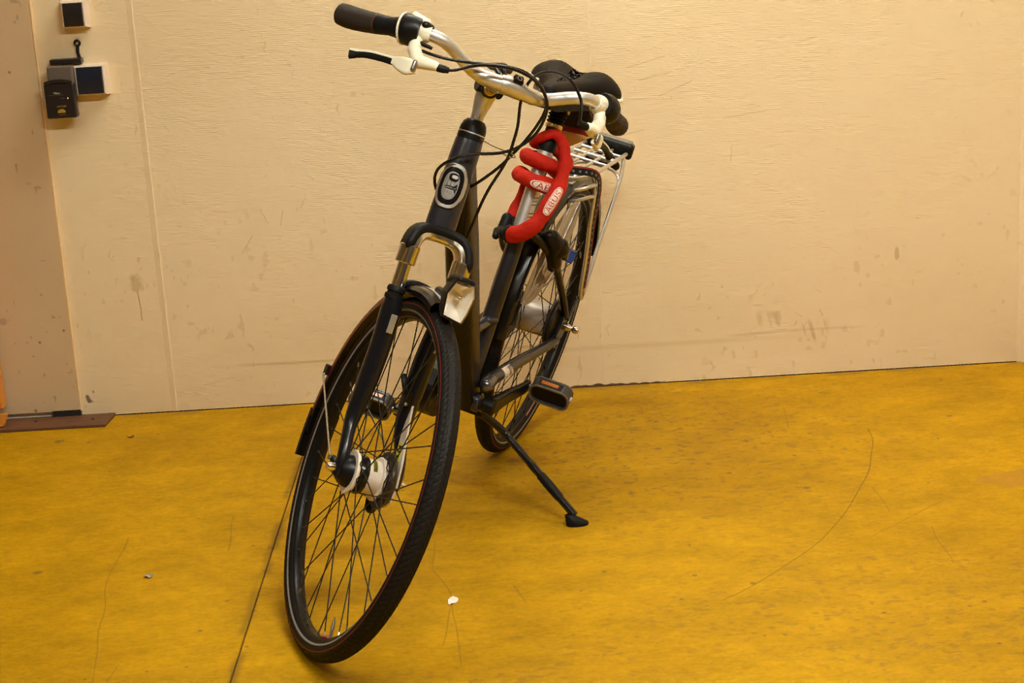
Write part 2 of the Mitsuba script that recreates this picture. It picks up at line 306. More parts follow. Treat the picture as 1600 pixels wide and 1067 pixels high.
def St(q):                                                                 # steered parts (forward, left, up the steerer) -> bike
    q = np.atleast_2d(np.asarray(q, float)); v = q[:, :1] * NA + q[:, 1:2] * V([0, 1, 0]) + q[:, 2:3] * KA
    return v @ SM.T + PA
def Ws(q): return Wd(St(q))
bike = thing('bicycle', 'dark grey city bicycle leaning on its kickstand in front of the cream wall', 'bicycle')
def P(name, mesh, mat, fn=Wd, parent=None, **k): return add(name, mapv(mesh, fn), mat, parent or bike, **k)
def mir(m): v = np.asarray(m.vertices) * V([1, -1, 1]); return tm(v, np.asarray(m.faces)[:, ::-1])

# ---- materials
def tire_fn(p, n, uv):
    s = uv.y                                   # 0..1 across the tyre: 0 and 1 at the rims, .5 in the tread
    e = dr.minimum(s, 1 - s)
    c = mix([.005, .0042, .004], [.008, .0065, .006], noise(p.x * 40, p.y * 40, p.z * 40))
    c = mix(c, [.20, .185, .165], smoothstep(.085, .095, e) * smoothstep(.135, .125, e))
    c = mix(c, [.16, .018, .010], smoothstep(.222, .229, e) * smoothstep(.25, .243, e))
    return mix(c, [.011, .009, .0075], .7 * smoothstep(.30, .36, e))
scene['tire_rubber'] = {'type': 'principled', 'base_color': proc(tire_fn), 'roughness': .55, 'specular': .14}
pb('rim_black', (.006, .0055, .0055), .34, spec=.22)
pb('spoke_black', (.012, .011, .010), .4)
pb('black_plastic', (.005, .0045, .0045), .38, spec=.22)
pb('black_rubber', (.006, .0055, .0055), .5, spec=.16)
pb('black_gloss', (.005, .0045, .0055), .2, spec=.4)
pb('frame_paint', (.014, .0135, .019), .26, spec=.5, clearcoat=.3, clearcoat_gloss=.9)
pb('dark_paint', (.005, .004, .005), .32, spec=.22)
pb('fork_paint', (.006, .006, .009), .26, spec=.35)
pb('silver', (.68, .665, .64), .36, .9)
pb('bar_silver', (.74, .73, .71), .36, .9)
pb('rack_silver', (.66, .64, .60), .34, .9)
pb('chrome', (.72, .70, .68), .10, 1.0)
pb('polish', (.70, .675, .63), .16, 1.0)
pb('post_silver', (.60, .575, .555), .36, .75)
pb('cream_lever', (.74, .695, .55), .33, spec=.5)
pb('white_part', (.68, .60, .52), .40)
pb('sticker_yellow', (.62, .56, .03), .5)
pb('steel', (.45, .43, .41), .25, 1.0)
pb('brass', (.62, .44, .16), .3, 1.0)
pb('steel_dark', (.16, .16, .19), .22, .9)
pb('crest_grey', (.30, .275, .26), .4, .5)
pb('red_line', (.25, .02, .012), .5)
pb('fender_grey', (.42, .37, .35), .35)
pb('fender_red', (.085, .006, .004), .35)
pb('amber', (.40, .115, .012), .25)
pb('dark_disc', (.045, .036, .028), .35, .6)
pb('hub_grey', (.50, .44, .39), .38, .2)
pb('decal_white', (.62, .52, .44), .5)
pb('decal_red', (.42, .13, .10), .5)
def grip_h(p, n, uv): return .0006 * (.5 + .5 * dr.cos(uv.x * 2 * dr.pi * 60)) 
scene['grip_rubber'] = {'type': 'bumpmap', 'arbitrary': proc(grip_h, eps=.0005), 'scale': 1.0, 'bsdf': {'type': 'principled', 'base_color': rgb((.030, .021, .016)), 'roughness': .6, 'specular': .18}}
def sad_h(p, n, uv): return .0003 * noise(p.x * 420, p.y * 420, p.z * 420)
scene['saddle_skin'] = {'type': 'bumpmap', 'arbitrary': proc(sad_h, eps=.0006), 'scale': 1.0, 'bsdf': {'type': 'principled', 'base_color': rgb((.0075, .0052, .0046)), 'roughness': .5, 'specular': .1}}

# ---- frame
frame = P('frame', cat(sweep([[.468, 0, .283], [.60, 0, .489], [.74, 0, .705], [.868, 0, .897]], rrect(.058, .066, .018), up=[0, 0, 1], scale=[1.0, 1., 1.0, .92])), 'dark_paint', label='very dark step-through frame tube running down from the head tube')
def ax(h): return PA + KA * h
P('head_tube', lathe([(0, .483), (.026, .483), (.0295, .487), (.0300, .5), (.0292, .56), (.0280, .62), (.0272, .652), (.0265, .660), (0, .660)], PA, KA, 36), 'frame_paint', parent=frame, label='dark grey metallic head tube')
P('headset_cup', lathe([(0, .472), (.024, .472), (.0265, .477), (.0265, .484), (0, .484)], PA, KA, 36), 'black_plastic', parent=frame)
P('headset', lathe([(0, .66), (.0258, .66), (.0262, .668), (.0258, .683), (.0225, .694), (.017, .700), (0, .700)], PA, KA, 36), 'black_plastic', parent=frame, label='black headset cover')
def stx(z): return .582 - .355 * z
P('seat_tube', tube([[stx(.275), 0, .275], [stx(.655), 0, .655]], .0190, 20), 'frame_paint', parent=frame, label='dark grey metallic seat tube')
P('seat_clamp', lathe([(0, -.008), (.0195, -.008), (.0202, -.006), (.0202, .004), (.0192, .006), (0, .006)], (stx(.655), 0, .655), (-.355, 0, 1), 24), 'frame_paint', parent=frame)
P('gusset_tube', tube([[.590, 0, .470], [.52, 0, .466], [.432, 0, .462]], .0125, 14), 'frame_paint', parent=frame)
P('gusset_lug', balls((.452, .008, .470, .006), (.428, .014, .466, .009)), 'frame_paint', parent=frame, label='small glossy weld lug on the seat tube')
bb = P('bottom_bracket', lathe([(0, -.040), (.020, -.040), (.0225, -.037), (.0225, .037), (.020, .040), (0, .040)], (.475, 0, .287), (0, 1, 0), 28), 'frame_paint', parent=frame)
for s in (1, -1):
    cs = tube([[.462, .040 * s, .335], [.40, .043 * s, .334], [.25, .050 * s, .328], [.10, .062 * s, .322], [.035, .067 * s, .322]], [.0155, .0150, .0140, .0125, .0115], 16, 24)
    P('chain_stay', cs, 'frame_paint', parent=frame)
    ss = tube([[stx(.655) - .01, .020 * s, .655], [.28, .044 * s, .620], [.188, .060 * s, .555], [.125, .062 * s, .50], [.04, .067 * s, .42], [.0, .068 * s, .375]], [.010, .010, .0095, .009, .009], 14, 28)
    P('seat_stay', ss, 'dark_paint', parent=frame)
    dp = plate(sg.Polygon([(.05, .305), (.05, .335), (.03, .352), (.022, .378), (-.006, .385), (-.018, .36), (-.03, .345), (-.012, .325), (.02, .318)]).buffer(.003), .006, lambda r: np.stack([r[:, 0], (r[:, 2] - .003) + .068 * s, r[:, 1]], 1))
    P('dropout', dp, 'dark_paint', parent=frame)
P('stay_lug', balls((.478, .044, .334, .0165), (.45, .043, .336, .0155)), 'steel_dark', parent=frame, label='shiny rounded end of the left chain stay')
lab = [[.398, .0595, .345], [.352, .0615, .343], [.352, .0625, .329], [.398, .0605, .331]]
P('paper_label', sweep(V([[.395, .0445, .3335], [.345, .047, .332]]), V([[.0153 * math.cos(a), .0153 * math.sin(a)] for a in np.radians(np.linspace(95, 205, 8))] + [[.0147 * math.cos(a), .0147 * math.sin(a)] for a in np.radians(np.linspace(205, 95, 8))]), up=[0, 0, 1]), 'decal_white', parent=frame, label='small white barcode sticker on the left chain stay')
for j, (u, w_) in enumerate(((.05, .08), (.17, .05), (.26, .1), (.40, .05), (.50, .09))):
    x0 = .368 - .020 * u / .5; P('barcode_bar', sweep(V([[x0, .0461, .3328], [x0 - .02 * w_, .0462, .3328]]), V([[.0157 * math.cos(a), .0157 * math.sin(a)] for a in np.radians(np.linspace(108, 192, 8))] + [[.0149 * math.cos(a), .0149 * math.sin(a)] for a in np.radians(np.linspace(192, 108, 8))]), up=[0, 0, 1]), 'dark_gap', parent=frame)

# head badge: silver surround with a dark oval and a pale plate
def onhead(r):                                                             # (across, along, out) on the curved front of the head tube; the head does not steer
    r = np.asarray(r, float); a = r[:, 0] / .030 + .0
    rad = .0292 + r[:, 2]
    return Wd(PA + np.outer(rad * np.cos(a), NA) + np.outer(rad * np.sin(a), [0, 1, 0]) + np.outer(r[:, 1] + .5655, KA))
def badge(w, h, t, z0, wave=0.):
    a = np.linspace(0, 2 * np.pi, 56, endpoint=False); rr = 1 + wave * (np.abs(np.cos(a)) ** 6) * (np.abs(np.sin(a + .0)) < .45)
    e = 2.5; x = np.sign(np.cos(a)) * np.abs(np.cos(a)) ** (2 / e) * w * rr; y = np.sign(np.sin(a)) * np.abs(np.sin(a)) ** (2 / e) * h
    rings = [(1, z0 - .004), (1, z0 + t * .6), (.96, z0 + t), (.6, z0 + t), (.3, z0 + t), (.02, z0 + t)]
    v = np.vstack([np.stack([x * s, y * s, 0 * x + z], 1) for s, z in rings]); m = 56; f = []
    for i in range(len(rings) - 1):
        for k in range(m):
            l = (k + 1) % m; f += [[i * m + k, i * m + l, (i + 1) * m + l], [i * m + k, (i + 1) * m + l, (i + 1) * m + k]]
    return tm(v, f)
TURN = .10
def onb(r): r = np.asarray(r, float).copy(); r[:, 0] += TURN * .03; return onhead(r)
bd = P('head_badge', badge(.0265, .044, .0045, .001, .12), 'silver', onb, frame, smooth=45, label='silver oval head badge with a dark crest')
P('dark_oval', badge(.0205, .0365, .0012, .0052), 'black_gloss', onb, frame)
P('crest', badge(.0132, .0270, .0012, .0060), 'crest_grey', onb, frame, label='pale crest inside the badge')
P('crest_ring', cat(badge(.0078, .0080, .0010, .0070)), 'black_gloss', lambda r: onb(np.asarray(r) + V([.002, .0165, 0])), frame)
P('crest_figure', cat(badge(.0050, .0035, .0008, .0078)), 'silver', lambda r: onb(np.asarray(r) * V([1, 1, 1]) + V([.0035, .0175, 0])), frame)
P('crest_band', cat(badge(.0105, .0034, .0008, .0070)), 'black_gloss', lambda r: onb(np.asarray(r) + V([.002, -.0035, 0])), frame)
P('crest_band', hull([[a, b, c] for a, b in ((.006, .000), (.0105, .006), (.0110, -.014), (.007, -.006)) for c in (.0068, .0076)]), 'black_gloss', onb, frame, smooth=False)
def flat_text(m, w, x, y, z, d=.0006):
    v = np.asarray(m.vertices).copy(); lo, hi = v.min(0), v.max(0); v[:, :2] = (v[:, :2] - (lo[:2] + hi[:2]) / 2) * (w / (hi[0] - lo[0])); v[:, 2] = (v[:, 2] - lo[2]) / max(hi[2] - lo[2], 1e-9) * d + z
    return tm(v + V([x, y, 0]), m.faces)

P('crest_lettering', flat_text(meshkit.text_mesh('GAZELLE', .0058), .017, .0015, -.0035, .0076), 'silver', onb, frame, smooth=False)
P('crest_line', flat_text(meshkit.text_mesh('| | |', .008), .012, .000, .0055, .0070), 'dark_disc', onb, frame, smooth=False)
P('crest_line', flat_text(meshkit.text_mesh('| | | |', .008), .010, .000, -.0125, .0070), 'dark_disc', onb, frame, smooth=False)
# ---- wheels
SPK = 36
def tread_cut(A, B):
    """Depth of the grooves between the tread blocks."""
    b = np.degrees(B); u = A / (2 * np.pi) * 157
    st = lambda x: np.clip(x, 0, 1)
    ctr = (np.abs(b) < 12); mid = (np.abs(b) >= 12) & (np.abs(b) < 38); sh = (np.abs(b) >= 38) & (np.abs(b) < 58)
    fr = lambda x: np.abs(x - np.floor(x) - .5)
    g = np.where(ctr, fr(u + .25 * np.sign(b)) > .44, np.where(mid, fr(u + np.abs(b) / 40.) > .40, fr(u + .5 + np.abs(b) / 60.) > .36)) | (np.abs(np.abs(b) - 12) < 3.4) | (np.abs(np.abs(b) - 38) < 3.4)
    return np.where(np.abs(b) < 58, .0016 * g, 0.0)
def wheel(fn, cx, cz, front):
    """fn maps (across the wheel plane a, axle y, b) to world; c is the axle. a runs forward, b up."""
    w = P('wheel', lathe([(.309, -.0105), (.3065, -.008), (.3050, 0), (.3065, .008), (.309, .0105), (.3195, .0115), (.3200, .0100), (.313, .0085), (.313, -.0085), (.3200, -.0100), (.3195, -.0115)], (cx, 0, cz), (0, 1, 0), 96, closed=True), 'rim_black', fn, label='black rim of the %s wheel' % ('turned front' if front else 'rear'))
    # tyre with uv
    R0, r = RW - .0210, .0210; M, N = 942, 44
    th = np.linspace(0, 2 * np.pi, M + 1); al = np.radians(np.linspace(-148, 148, N + 1))
    A, B = np.meshgrid(th, al, indexing='ij'); rad = R0 + r * np.cos(B) * np.where(np.abs(B) < 1.2, 1, 1); yy = r * np.sin(B) * .97; tread = tread_cut(A, B); rad = rad - tread * np.cos(B); yy = yy - tread * np.sin(B)
    v = np.stack([cx + rad * np.cos(A), yy, cz + rad * np.sin(A)], -1).reshape(-1, 3); uv = np.stack([A / (2 * np.pi), (B - al[0]) / (al[-1] - al[0])], -1).reshape(-1, 2)
    f = []
    for i in range(M):
        for j in range(N):
            a = i * (N + 1) + j; b = a + N + 1; f += [[a, b, b + 1], [a, b + 1, a + 1]]
    me = tm(fn(v), f)
    k = key_for('tire', w); me2 = me.copy(); c0 = fn(V([[cx + R0, 0, cz]]))[0]; i0 = 0
    nrm = np.cross(me.vertices[f[N // 2 * 2][1]] - me.vertices[f[N // 2 * 2][0]], me.vertices[f[N // 2 * 2][2]] - me.vertices[f[N // 2 * 2][0]])
    if nrm @ (me.vertices[f[N // 2 * 2][0]] - c0) < 0: me = tm(me.vertices, V(f)[:, ::-1])
    scene[k] = mikit.ply(me, 'tire_rubber', smooth=True, uv=uv); labels[k] = {'label': 'black %s tyre with grey reflective stripe and red line' % ('front' if front else 'rear')}
    # spokes
    fr = .038 if front else .040; fy = (.034, .021) if front else (.030, .034)
    for i in range(SPK):
        side = 1 if i % 2 else -1; a = 2 * np.pi * (i + .25) / SPK; lead = 1 if (i // 2) % 2 else -1
        ah = a + lead * math.radians(62); ar = a
        hub = [cx + fr * math.cos(ah), side * fy[0 if side < 0 else 1], cz + fr * math.sin(ah)]
        rim = [cx + .3065 * math.cos(ar), side * .003, cz + .3065 * math.sin(ar)]
        P('spoke', tube([hub, rim], .00125, 6), 'spoke_black', fn, w)
        d = V(hub) - V(rim); d /= np.linalg.norm(d)
        P('nipple', tube([V(rim) - d * .001, V(rim) + d * .012], [.0024, .0018], 7), 'steel' if front else 'spoke_black', fn, w)
    return w
def fF(q): q = np.asarray(q, float); return Ws(q)                                   # front wheel: (n, y, k) with the axle at (OFF, 0, 0)
w1 = wheel(fF, OFF, 0., True)
def fR(q): return Wd(q)
w2 = wheel(fR, 0., RW, False)
# valve and rim sticker of the front wheel
def polar(cx, cz, r, a, y=0): return [cx + r * math.cos(a), y, cz + r * math.sin(a)]
va = math.radians(-73)
P('valve', cat(tube([polar(OFF, 0, .305, va), polar(OFF, 0, .288, va)], .0032, 10), tube([polar(OFF, 0, .289, va), polar(OFF, 0, .272, va)], [.0042, .0040, .003], 10), tube([polar(OFF, 0, .273, va), polar(OFF, 0, .266, va)], .002, 8)), 'steel', fF, w1)
P('rim_sticker', tube([polar(OFF, 0, .3035, va - a, -.005) for a in np.linspace(.0, .11, 8)], .0036, 6), 'decal_red', fF, w1)
P('rim_sticker', plate(sg.Polygon([polar(0, RW, r, math.radians(a))[0::2] for r, a in ((.3075, -118), (.3075, -112.5), (.3075, -107), (.3180, -107), (.3180, -112.5), (.3180, -118))]), .0015, lambda q: np.stack([q[:, 0], q[:, 2] + .0108, q[:, 1]], 1)), 'decal_red', fR, w2, smooth=False, label='red and white rim sticker')
# front hub: white dynamo shell with flanges, roller brake on the left
Yf = lambda prof, m=40, c=(OFF, 0, 0): lathe(prof, c, (0, 1, 0), m)
hub = P('hub', Yf([(.0, -.010), (.0335, -.010), (.0345, -.006), (.0335, .012), (.0335, .018), (.030, .022), (0, .022)]), 'white_part', fF, w1, label='white front hub shell')
P('hub_flange', cat(Yf([(.014, -.037), (.041, -.037), (.0425, -.035), (.0425, -.032), (.041, -.030), (.014, -.030)]), Yf([(.014, .017), (.041, .017), (.0425, .019), (.0425, .023), (.041, .025), (.014, .025)])), 'white_part', fF, w1, label='white spoke flanges')
P('hub_ring', Yf([(.02, -.030), (.0355, -.026), (.0375, -.020), (.0375, -.014), (.0355, -.009), (.02, -.009)]), 'black_gloss', fF, w1, label='black band round the front hub')
P('dynamo_cap', Yf([(0, -.058), (.020, -.058), (.026, -.052), (.029, -.045), (.031, -.037), (0, -.037)]), 'black_plastic', fF, w1)
P('brake_drum', Yf([(0, .026), (.050, .026), (.055, .028), (.056, .032), (.053, .038), (.044, .042), (.030, .045), (0, .045)], 44), 'dark_disc', fF, w1, label='dark roller brake drum')
P('brake_lever', balls((OFF - .012, .032, -.056, .011), (OFF - .018, .032, -.048, .011)), 'black_plastic', fF, w1)
arm = sg.Polygon([(OFF + .010, -.045), (OFF + .034, -.030), (OFF + .040, 0), (OFF + .030, .04), (OFF + .014, .078), (OFF - .008, .130), (OFF - .019, .165), (OFF - .023, .165), (OFF - .022, .12), (OFF - .016, .07), (OFF - .010, .03), (OFF - .010, -.02)]).buffer(.002)
P('brake_arm', plate(arm, .004, lambda q: np.stack([q[:, 0], q[:, 2] + .0455, q[:, 1]], 1)), 'white_part', fF, w1, label='white brake arm with a yellow sticker')
P('arm_sticker', plate([(OFF - .009, .045), (OFF + .016, .045), (OFF + .006, .078), (OFF - .014, .078)], .0008, lambda q: np.stack([q[:, 0], q[:, 2] + .0445, q[:, 1]], 1)), 'sticker_yellow', fF, w1, smooth=False, label='yellow warning sticker')
for zz in (.050, .060, .069): P('sticker_mark', plate([(OFF - .005, zz), (OFF + .008, zz), (OFF + .004, zz + .004), (OFF - .007, zz + .004)], .0006, lambda q: np.stack([q[:, 0], q[:, 2] + .0441, q[:, 1]], 1)), 'dark_gap', fF, w1, smooth=False)
sa = np.radians(np.linspace(118, 158, 8)); st_ = [(OFF + .0349 * math.cos(a), .0349 * math.sin(a)) for a in np.radians(np.linspace(28, 78, 8))]
v = V([[x, y, z] for y in (-.002, .006) for x, z in st_]); f = []
for i in range(7): f += [[i, i + 1, 9 + i], [i, 9 + i, 8 + i]]
P('hub_sticker', tm(v, f + [t[::-1] for t in f]), 'sticker_yellow', fF, w1, smooth=False, label='small yellow sticker on the white hub')
for y0, y1, s in ((-.056, -.082, -1), (.058, .080, 1)):
    P('axle_nut', cat(Yf([(0, y0), (.0095, y0), (.0098, y0 + .008 * s), (.0085, y1 - .006 * s), (.006, y1), (0, y1)], 18)), 'chrome', fF, w1)
# rear hub: gear hub shell, brake drum, axle nut
Yr = lambda prof, m=40: lathe(prof, (0, 0, RW), (0, 1, 0), m)
P('hub', Yr([(0, -.042), (.030, -.042), (.043, -.038), (.043, -.033), (.0415, -.030), (.0425, 0), (.0415, .028), (.044, .031), (.044, .036), (0, .036)]), 'hub_grey', fR, w2, label='grey gear hub shell')
P('brake_drum', Yr([(0, .034), (.052, .034), (.058, .037), (.058, .042), (.052, .044), (.052, .047), (.057, .048), (.057, .052), (.046, .056), (.03, .060), (0, .060)], 44), 'dark_disc', fR, w2, label='dark ribbed rear brake drum')
P('axle_nut', cat(Yr([(0, .070), (.0085, .070), (.0095, .072), (.0095, .082), (.006, .088), (.006, .094), (.009, .096), (.0095, .104), (.007, .110), (0, .111)], 16)), 'chrome', fR, w2, label='bright rear axle nut')
P('nut_washer', Yr([(0, .066), (.013, .066), (.013, .070), (0, .070)], 18), 'black_plastic', fR, w2)
P('axle_nut', cat(Yr([(0, -.070), (.0095, -.072), (.0095, -.084), (0, -.088)], 16)), 'chrome', fR, w2)

# ---- suspension fork
def sfork(pts, sec, **k): return sweep(pts, sec, **k)
crp = spl([(.030, -.0550, .402), (.030, -.0550, .425), (.026, -.0515, .447), (.018, -.038, .4645), (.012, -.018, .470), (.012, 0, .4705), (.012, .018, .470), (.018, .038, .4645), (.026, .0515, .447), (.030, .055, .425), (.030, .055, .402)], 49)
fork = P('fork', sweep(crp, rrect(.027, .036, .007), up=[1, 0, 0]), 'polish', Ws, label='polished inner arch of the suspension fork crown')
cap = spl([(.031, -.062, .425), (.028, -.060, .446), (.020, -.046, .470), (.013, -.022, .4785), (.012, 0, .479), (.013, .022, .4785), (.020, .046, .470), (.028, .060, .446), (.031, .063, .420)], 49)
P('crown_cover', sweep(cap, rrect(.019, .043, .008), up=[1, 0, 0], scale=np.interp(np.linspace(0, 1, 49), [0, .06, .94, 1], [.72, 1, 1, .72])), 'black_rubber', Ws, fork, label='black cover over the fork crown')
for s in (-1, 1):
    P('crown_socket', lathe([(.010, .401), (.0180, .400), (.0195, .402), (.0195, .434), (.0180, .436), (0, .434)], (.0305, .055 * s, 0), (0, 0, 1), 28), 'chrome', Ws, fork)
    P('stanchion', tube([(.0310, .055 * s, .425), (.0345, .0552 * s, .335)], .0128, 24), 'chrome', Ws, fork, label='chrome stanchion')
    P('dust_seal', cat(lathe([(.010, .356), (.0155, .355), (.018, .351), (.018, .345), (.0155, .343), (.0155, .340), (.0185, .338), (.0185, .331), (.0165, .329), (0, .329)], (.034, .0552 * s, 0), (0, 0, 1), 26)), 'black_rubber', Ws, fork)
    y2 = .057 * s
    lt = np.linspace(0, 1, 40)
    leg = sweep(spl([(.032, .054 * s, .334), (.028, .049 * s, .28), (.0245, .0468 * s, .24), (.0215, .0468 * s, .19), (.018, .048 * s, .14), (.021, .052 * s, .09), (.043, .056 * s, .048), (.0565, .057 * s, .016), (.055, y2, -.010)], 40), circ(1, 20), up=[0, 1, 0], scale=np.stack([np.interp(lt, [0, .1, .5, .72, 1], [.022, .0245, .0245, .0150, .0125]), np.interp(lt, [0, .08, .45, .62, .75, 1], [.0165, .0200, .0195, .0165, .0120, .0110])], 1))
    P('fork_leg', leg, 'fork_paint', Ws, fork, label='dark blue-black fork leg')
    P('fork_end', balls((OFF, y2, -.004, .013), (OFF + .002, y2, .008, .012)), 'black_plastic', Ws, fork)
P('leg_badge', rbox((.003, .0125, .036), (.0535, -.0490, .285), .001), 'silver', Ws, fork, label='small silver plate on the right fork leg')
P('fork_bridge', tube([(.026, -.050, .325), (.000, -.044, .352), (-.008, -.02, .366), (-.008, .02, .366), (.000, .044, .352), (.026, .050, .325)], .008, 12, 30), 'black_plastic', Ws, fork)
P('cable_guide', cat(rbox((.02, .014, .03), (.034, .034, .160), .004), tube([(.034, .032, .165), (.03, .022, .185), (.02, .018, .20)], .006, 8, 8)), 'black_plastic', Ws, fork)
P('guide_bolt', balls((.046, .030, .150, .004), q=1), 'steel', Ws, fork)

# ---- fenders
def fender(fn, cx, cz, a0, a1, r0, mat, front):
    """Curved guard round the wheel: outside, rolled edges; separate side bands and a light stripe."""
    th = np.radians(np.linspace(a0, a1, 60)); w = .0275
    prof = [(-w, -.016), (-w - .001, -.006), (-w + .004, .002), (-.012, .006), (0, .007), (.012, .006), (w - .004, .002), (w + .001, -.006), (w, -.016)]
    inn = [(y * .94, h - .0014) for y, h in prof[::-1]]
    sec = prof + inn; m = len(sec)
    v = V([[cx + (r0 + h) * math.cos(t), y, cz + (r0 + h) * math.sin(t)] for t in th for y, h in sec]); f = []
    for i in range(len(th) - 1):
        for k in range(m):
            l = (k + 1) % m; f += [[i * m + k, i * m + l, (i + 1) * m + l], [i * m + k, (i + 1) * m + l, (i + 1) * m + k]]
    for e in (0, len(th) - 1):
        for k in range(len(prof) - 1):
            q = [e * m + k, e * m + k + 1, e * m + m - 2 - k, e * m + m - 1 - k]; f += [[q[0], q[1], q[2]], [q[0], q[2], q[3]]]
    g = P('fender', tm(v, f), mat, fn, label='glossy black %s mudguard' % ('front' if front else 'rear'))
    def band(line, mat_, nm, lb, b0=a0, b1=a1):
        tt = np.radians(np.linspace(b0, b1, 60)); sec2 = list(line) + [(y * .97, h - .0012) for y, h in line[::-1]]; q = len(sec2)
        vv = V([[cx + (r0 + h) * math.cos(t), y, cz + (r0 + h) * math.sin(t)] for t in tt for y, h in sec2]); ff = []
        for i in range(59):
            for k in range(q): l = (k + 1) % q; ff += [[i * q + k, i * q + l, (i + 1) * q + l], [i * q + k, (i + 1) * q + l, (i + 1) * q + k]]
        P(nm, tm(vv, ff), mat_, fn, g, label=lb)
    return g, band
f1, band = fender(fF, OFF, 0, 72, 178, .3640, 'black_gloss', True)
band([(-.0290, -.0150), (-.0291, -.0058), (-.0240, .0030), (-.0115, .0070)], 'fender_red', 'red_band', 'dark red band along the front mudguard', 112, 172)
band([(-.0115, .0071), (-.0085, .0076)], 'fender_grey', 'light_stripe', 'thin pale line along the front mudguard', 95, 172)
band([(-.0120, .0071), (0, .0078), (.0120, .0071)], 'fender_grey', 'pale_top', 'pale grey top of the front mudguard', 73, 93)
mf = sweep([polar(OFF, 0, .3655, math.radians(a)) for a in np.linspace(172, 186, 10)], rrect(.060, .004, .0018), up=None)
mf = cat(*[tm([polar(OFF, 0, r, math.radians(a), y) for a in (170, 174, 178, 182, 186) for y, r in ((-.031, .352), (-.030, .366), (0, .3735), (.030, .366), (.031, .352), (.027, .352), (0, .369), (-.027, .352))],
      [[i * 8 + k, i * 8 + (k + 1) % 8, (i + 1) * 8 + (k + 1) % 8] for i in range(4) for k in range(8)] + [[i * 8 + k, (i + 1) * 8 + (k + 1) % 8, (i + 1) * 8 + k] for i in range(4) for k in range(8)] + [[32 + 0, 32 + 1, 32 + 6], [32 + 0, 32 + 6, 32 + 7], [32 + 1, 32 + 2, 32 + 6], [32 + 2, 32 + 3, 32 + 6], [32 + 3, 32 + 4, 32 + 5], [32 + 3, 32 + 5, 32 + 6]])])
P('mud_flap', mf, 'black_rubber', fF, f1, label='black mud flap at the end of the front mudguard')
for s in (-1, 1):
    top = polar(OFF, 0, .362, math.radians(157), .033 * s); bot = (OFF - .020, .074 * s, .014)
    P('fender_stay', tube([polar(OFF, 0, .362, math.radians(157), .026 * s), top, [top[0] + .004, .037 * s, top[2] - .006], bot], .0021, 8), 'steel', fF, f1, label='thin steel mudguard stay')
    P('stay_clip', rbox((.022, .008, .022), polar(OFF, 0, .366, math.radians(156), .031 * s), .003), 'black_plastic', fF, f1)
    P('stay_bolt', cat(lathe([(0, .068 * s), (.005, .068 * s), (.005, .078 * s), (0, .079 * s)], (OFF - .020, 0, .014), (0, 1, 0), 10)), 'steel', fF, f1)
    P('stay_eyelet', balls((OFF - .020, .068 * s, .013, .007), (OFF, .062 * s, .004, .009), q=1), 'black_plastic', fF, f1)
f2, band2 = fender(fR, 0, RW, 8, 167, .3640, 'black_gloss', False)
for s in (-1, 1):
    P('fender_stay', tube([[-.335, .026 * s, .475], [-.333, .034 * s, .473], [-.02, .074 * s, .352]], .0021, 8), 'steel', fR, f2)

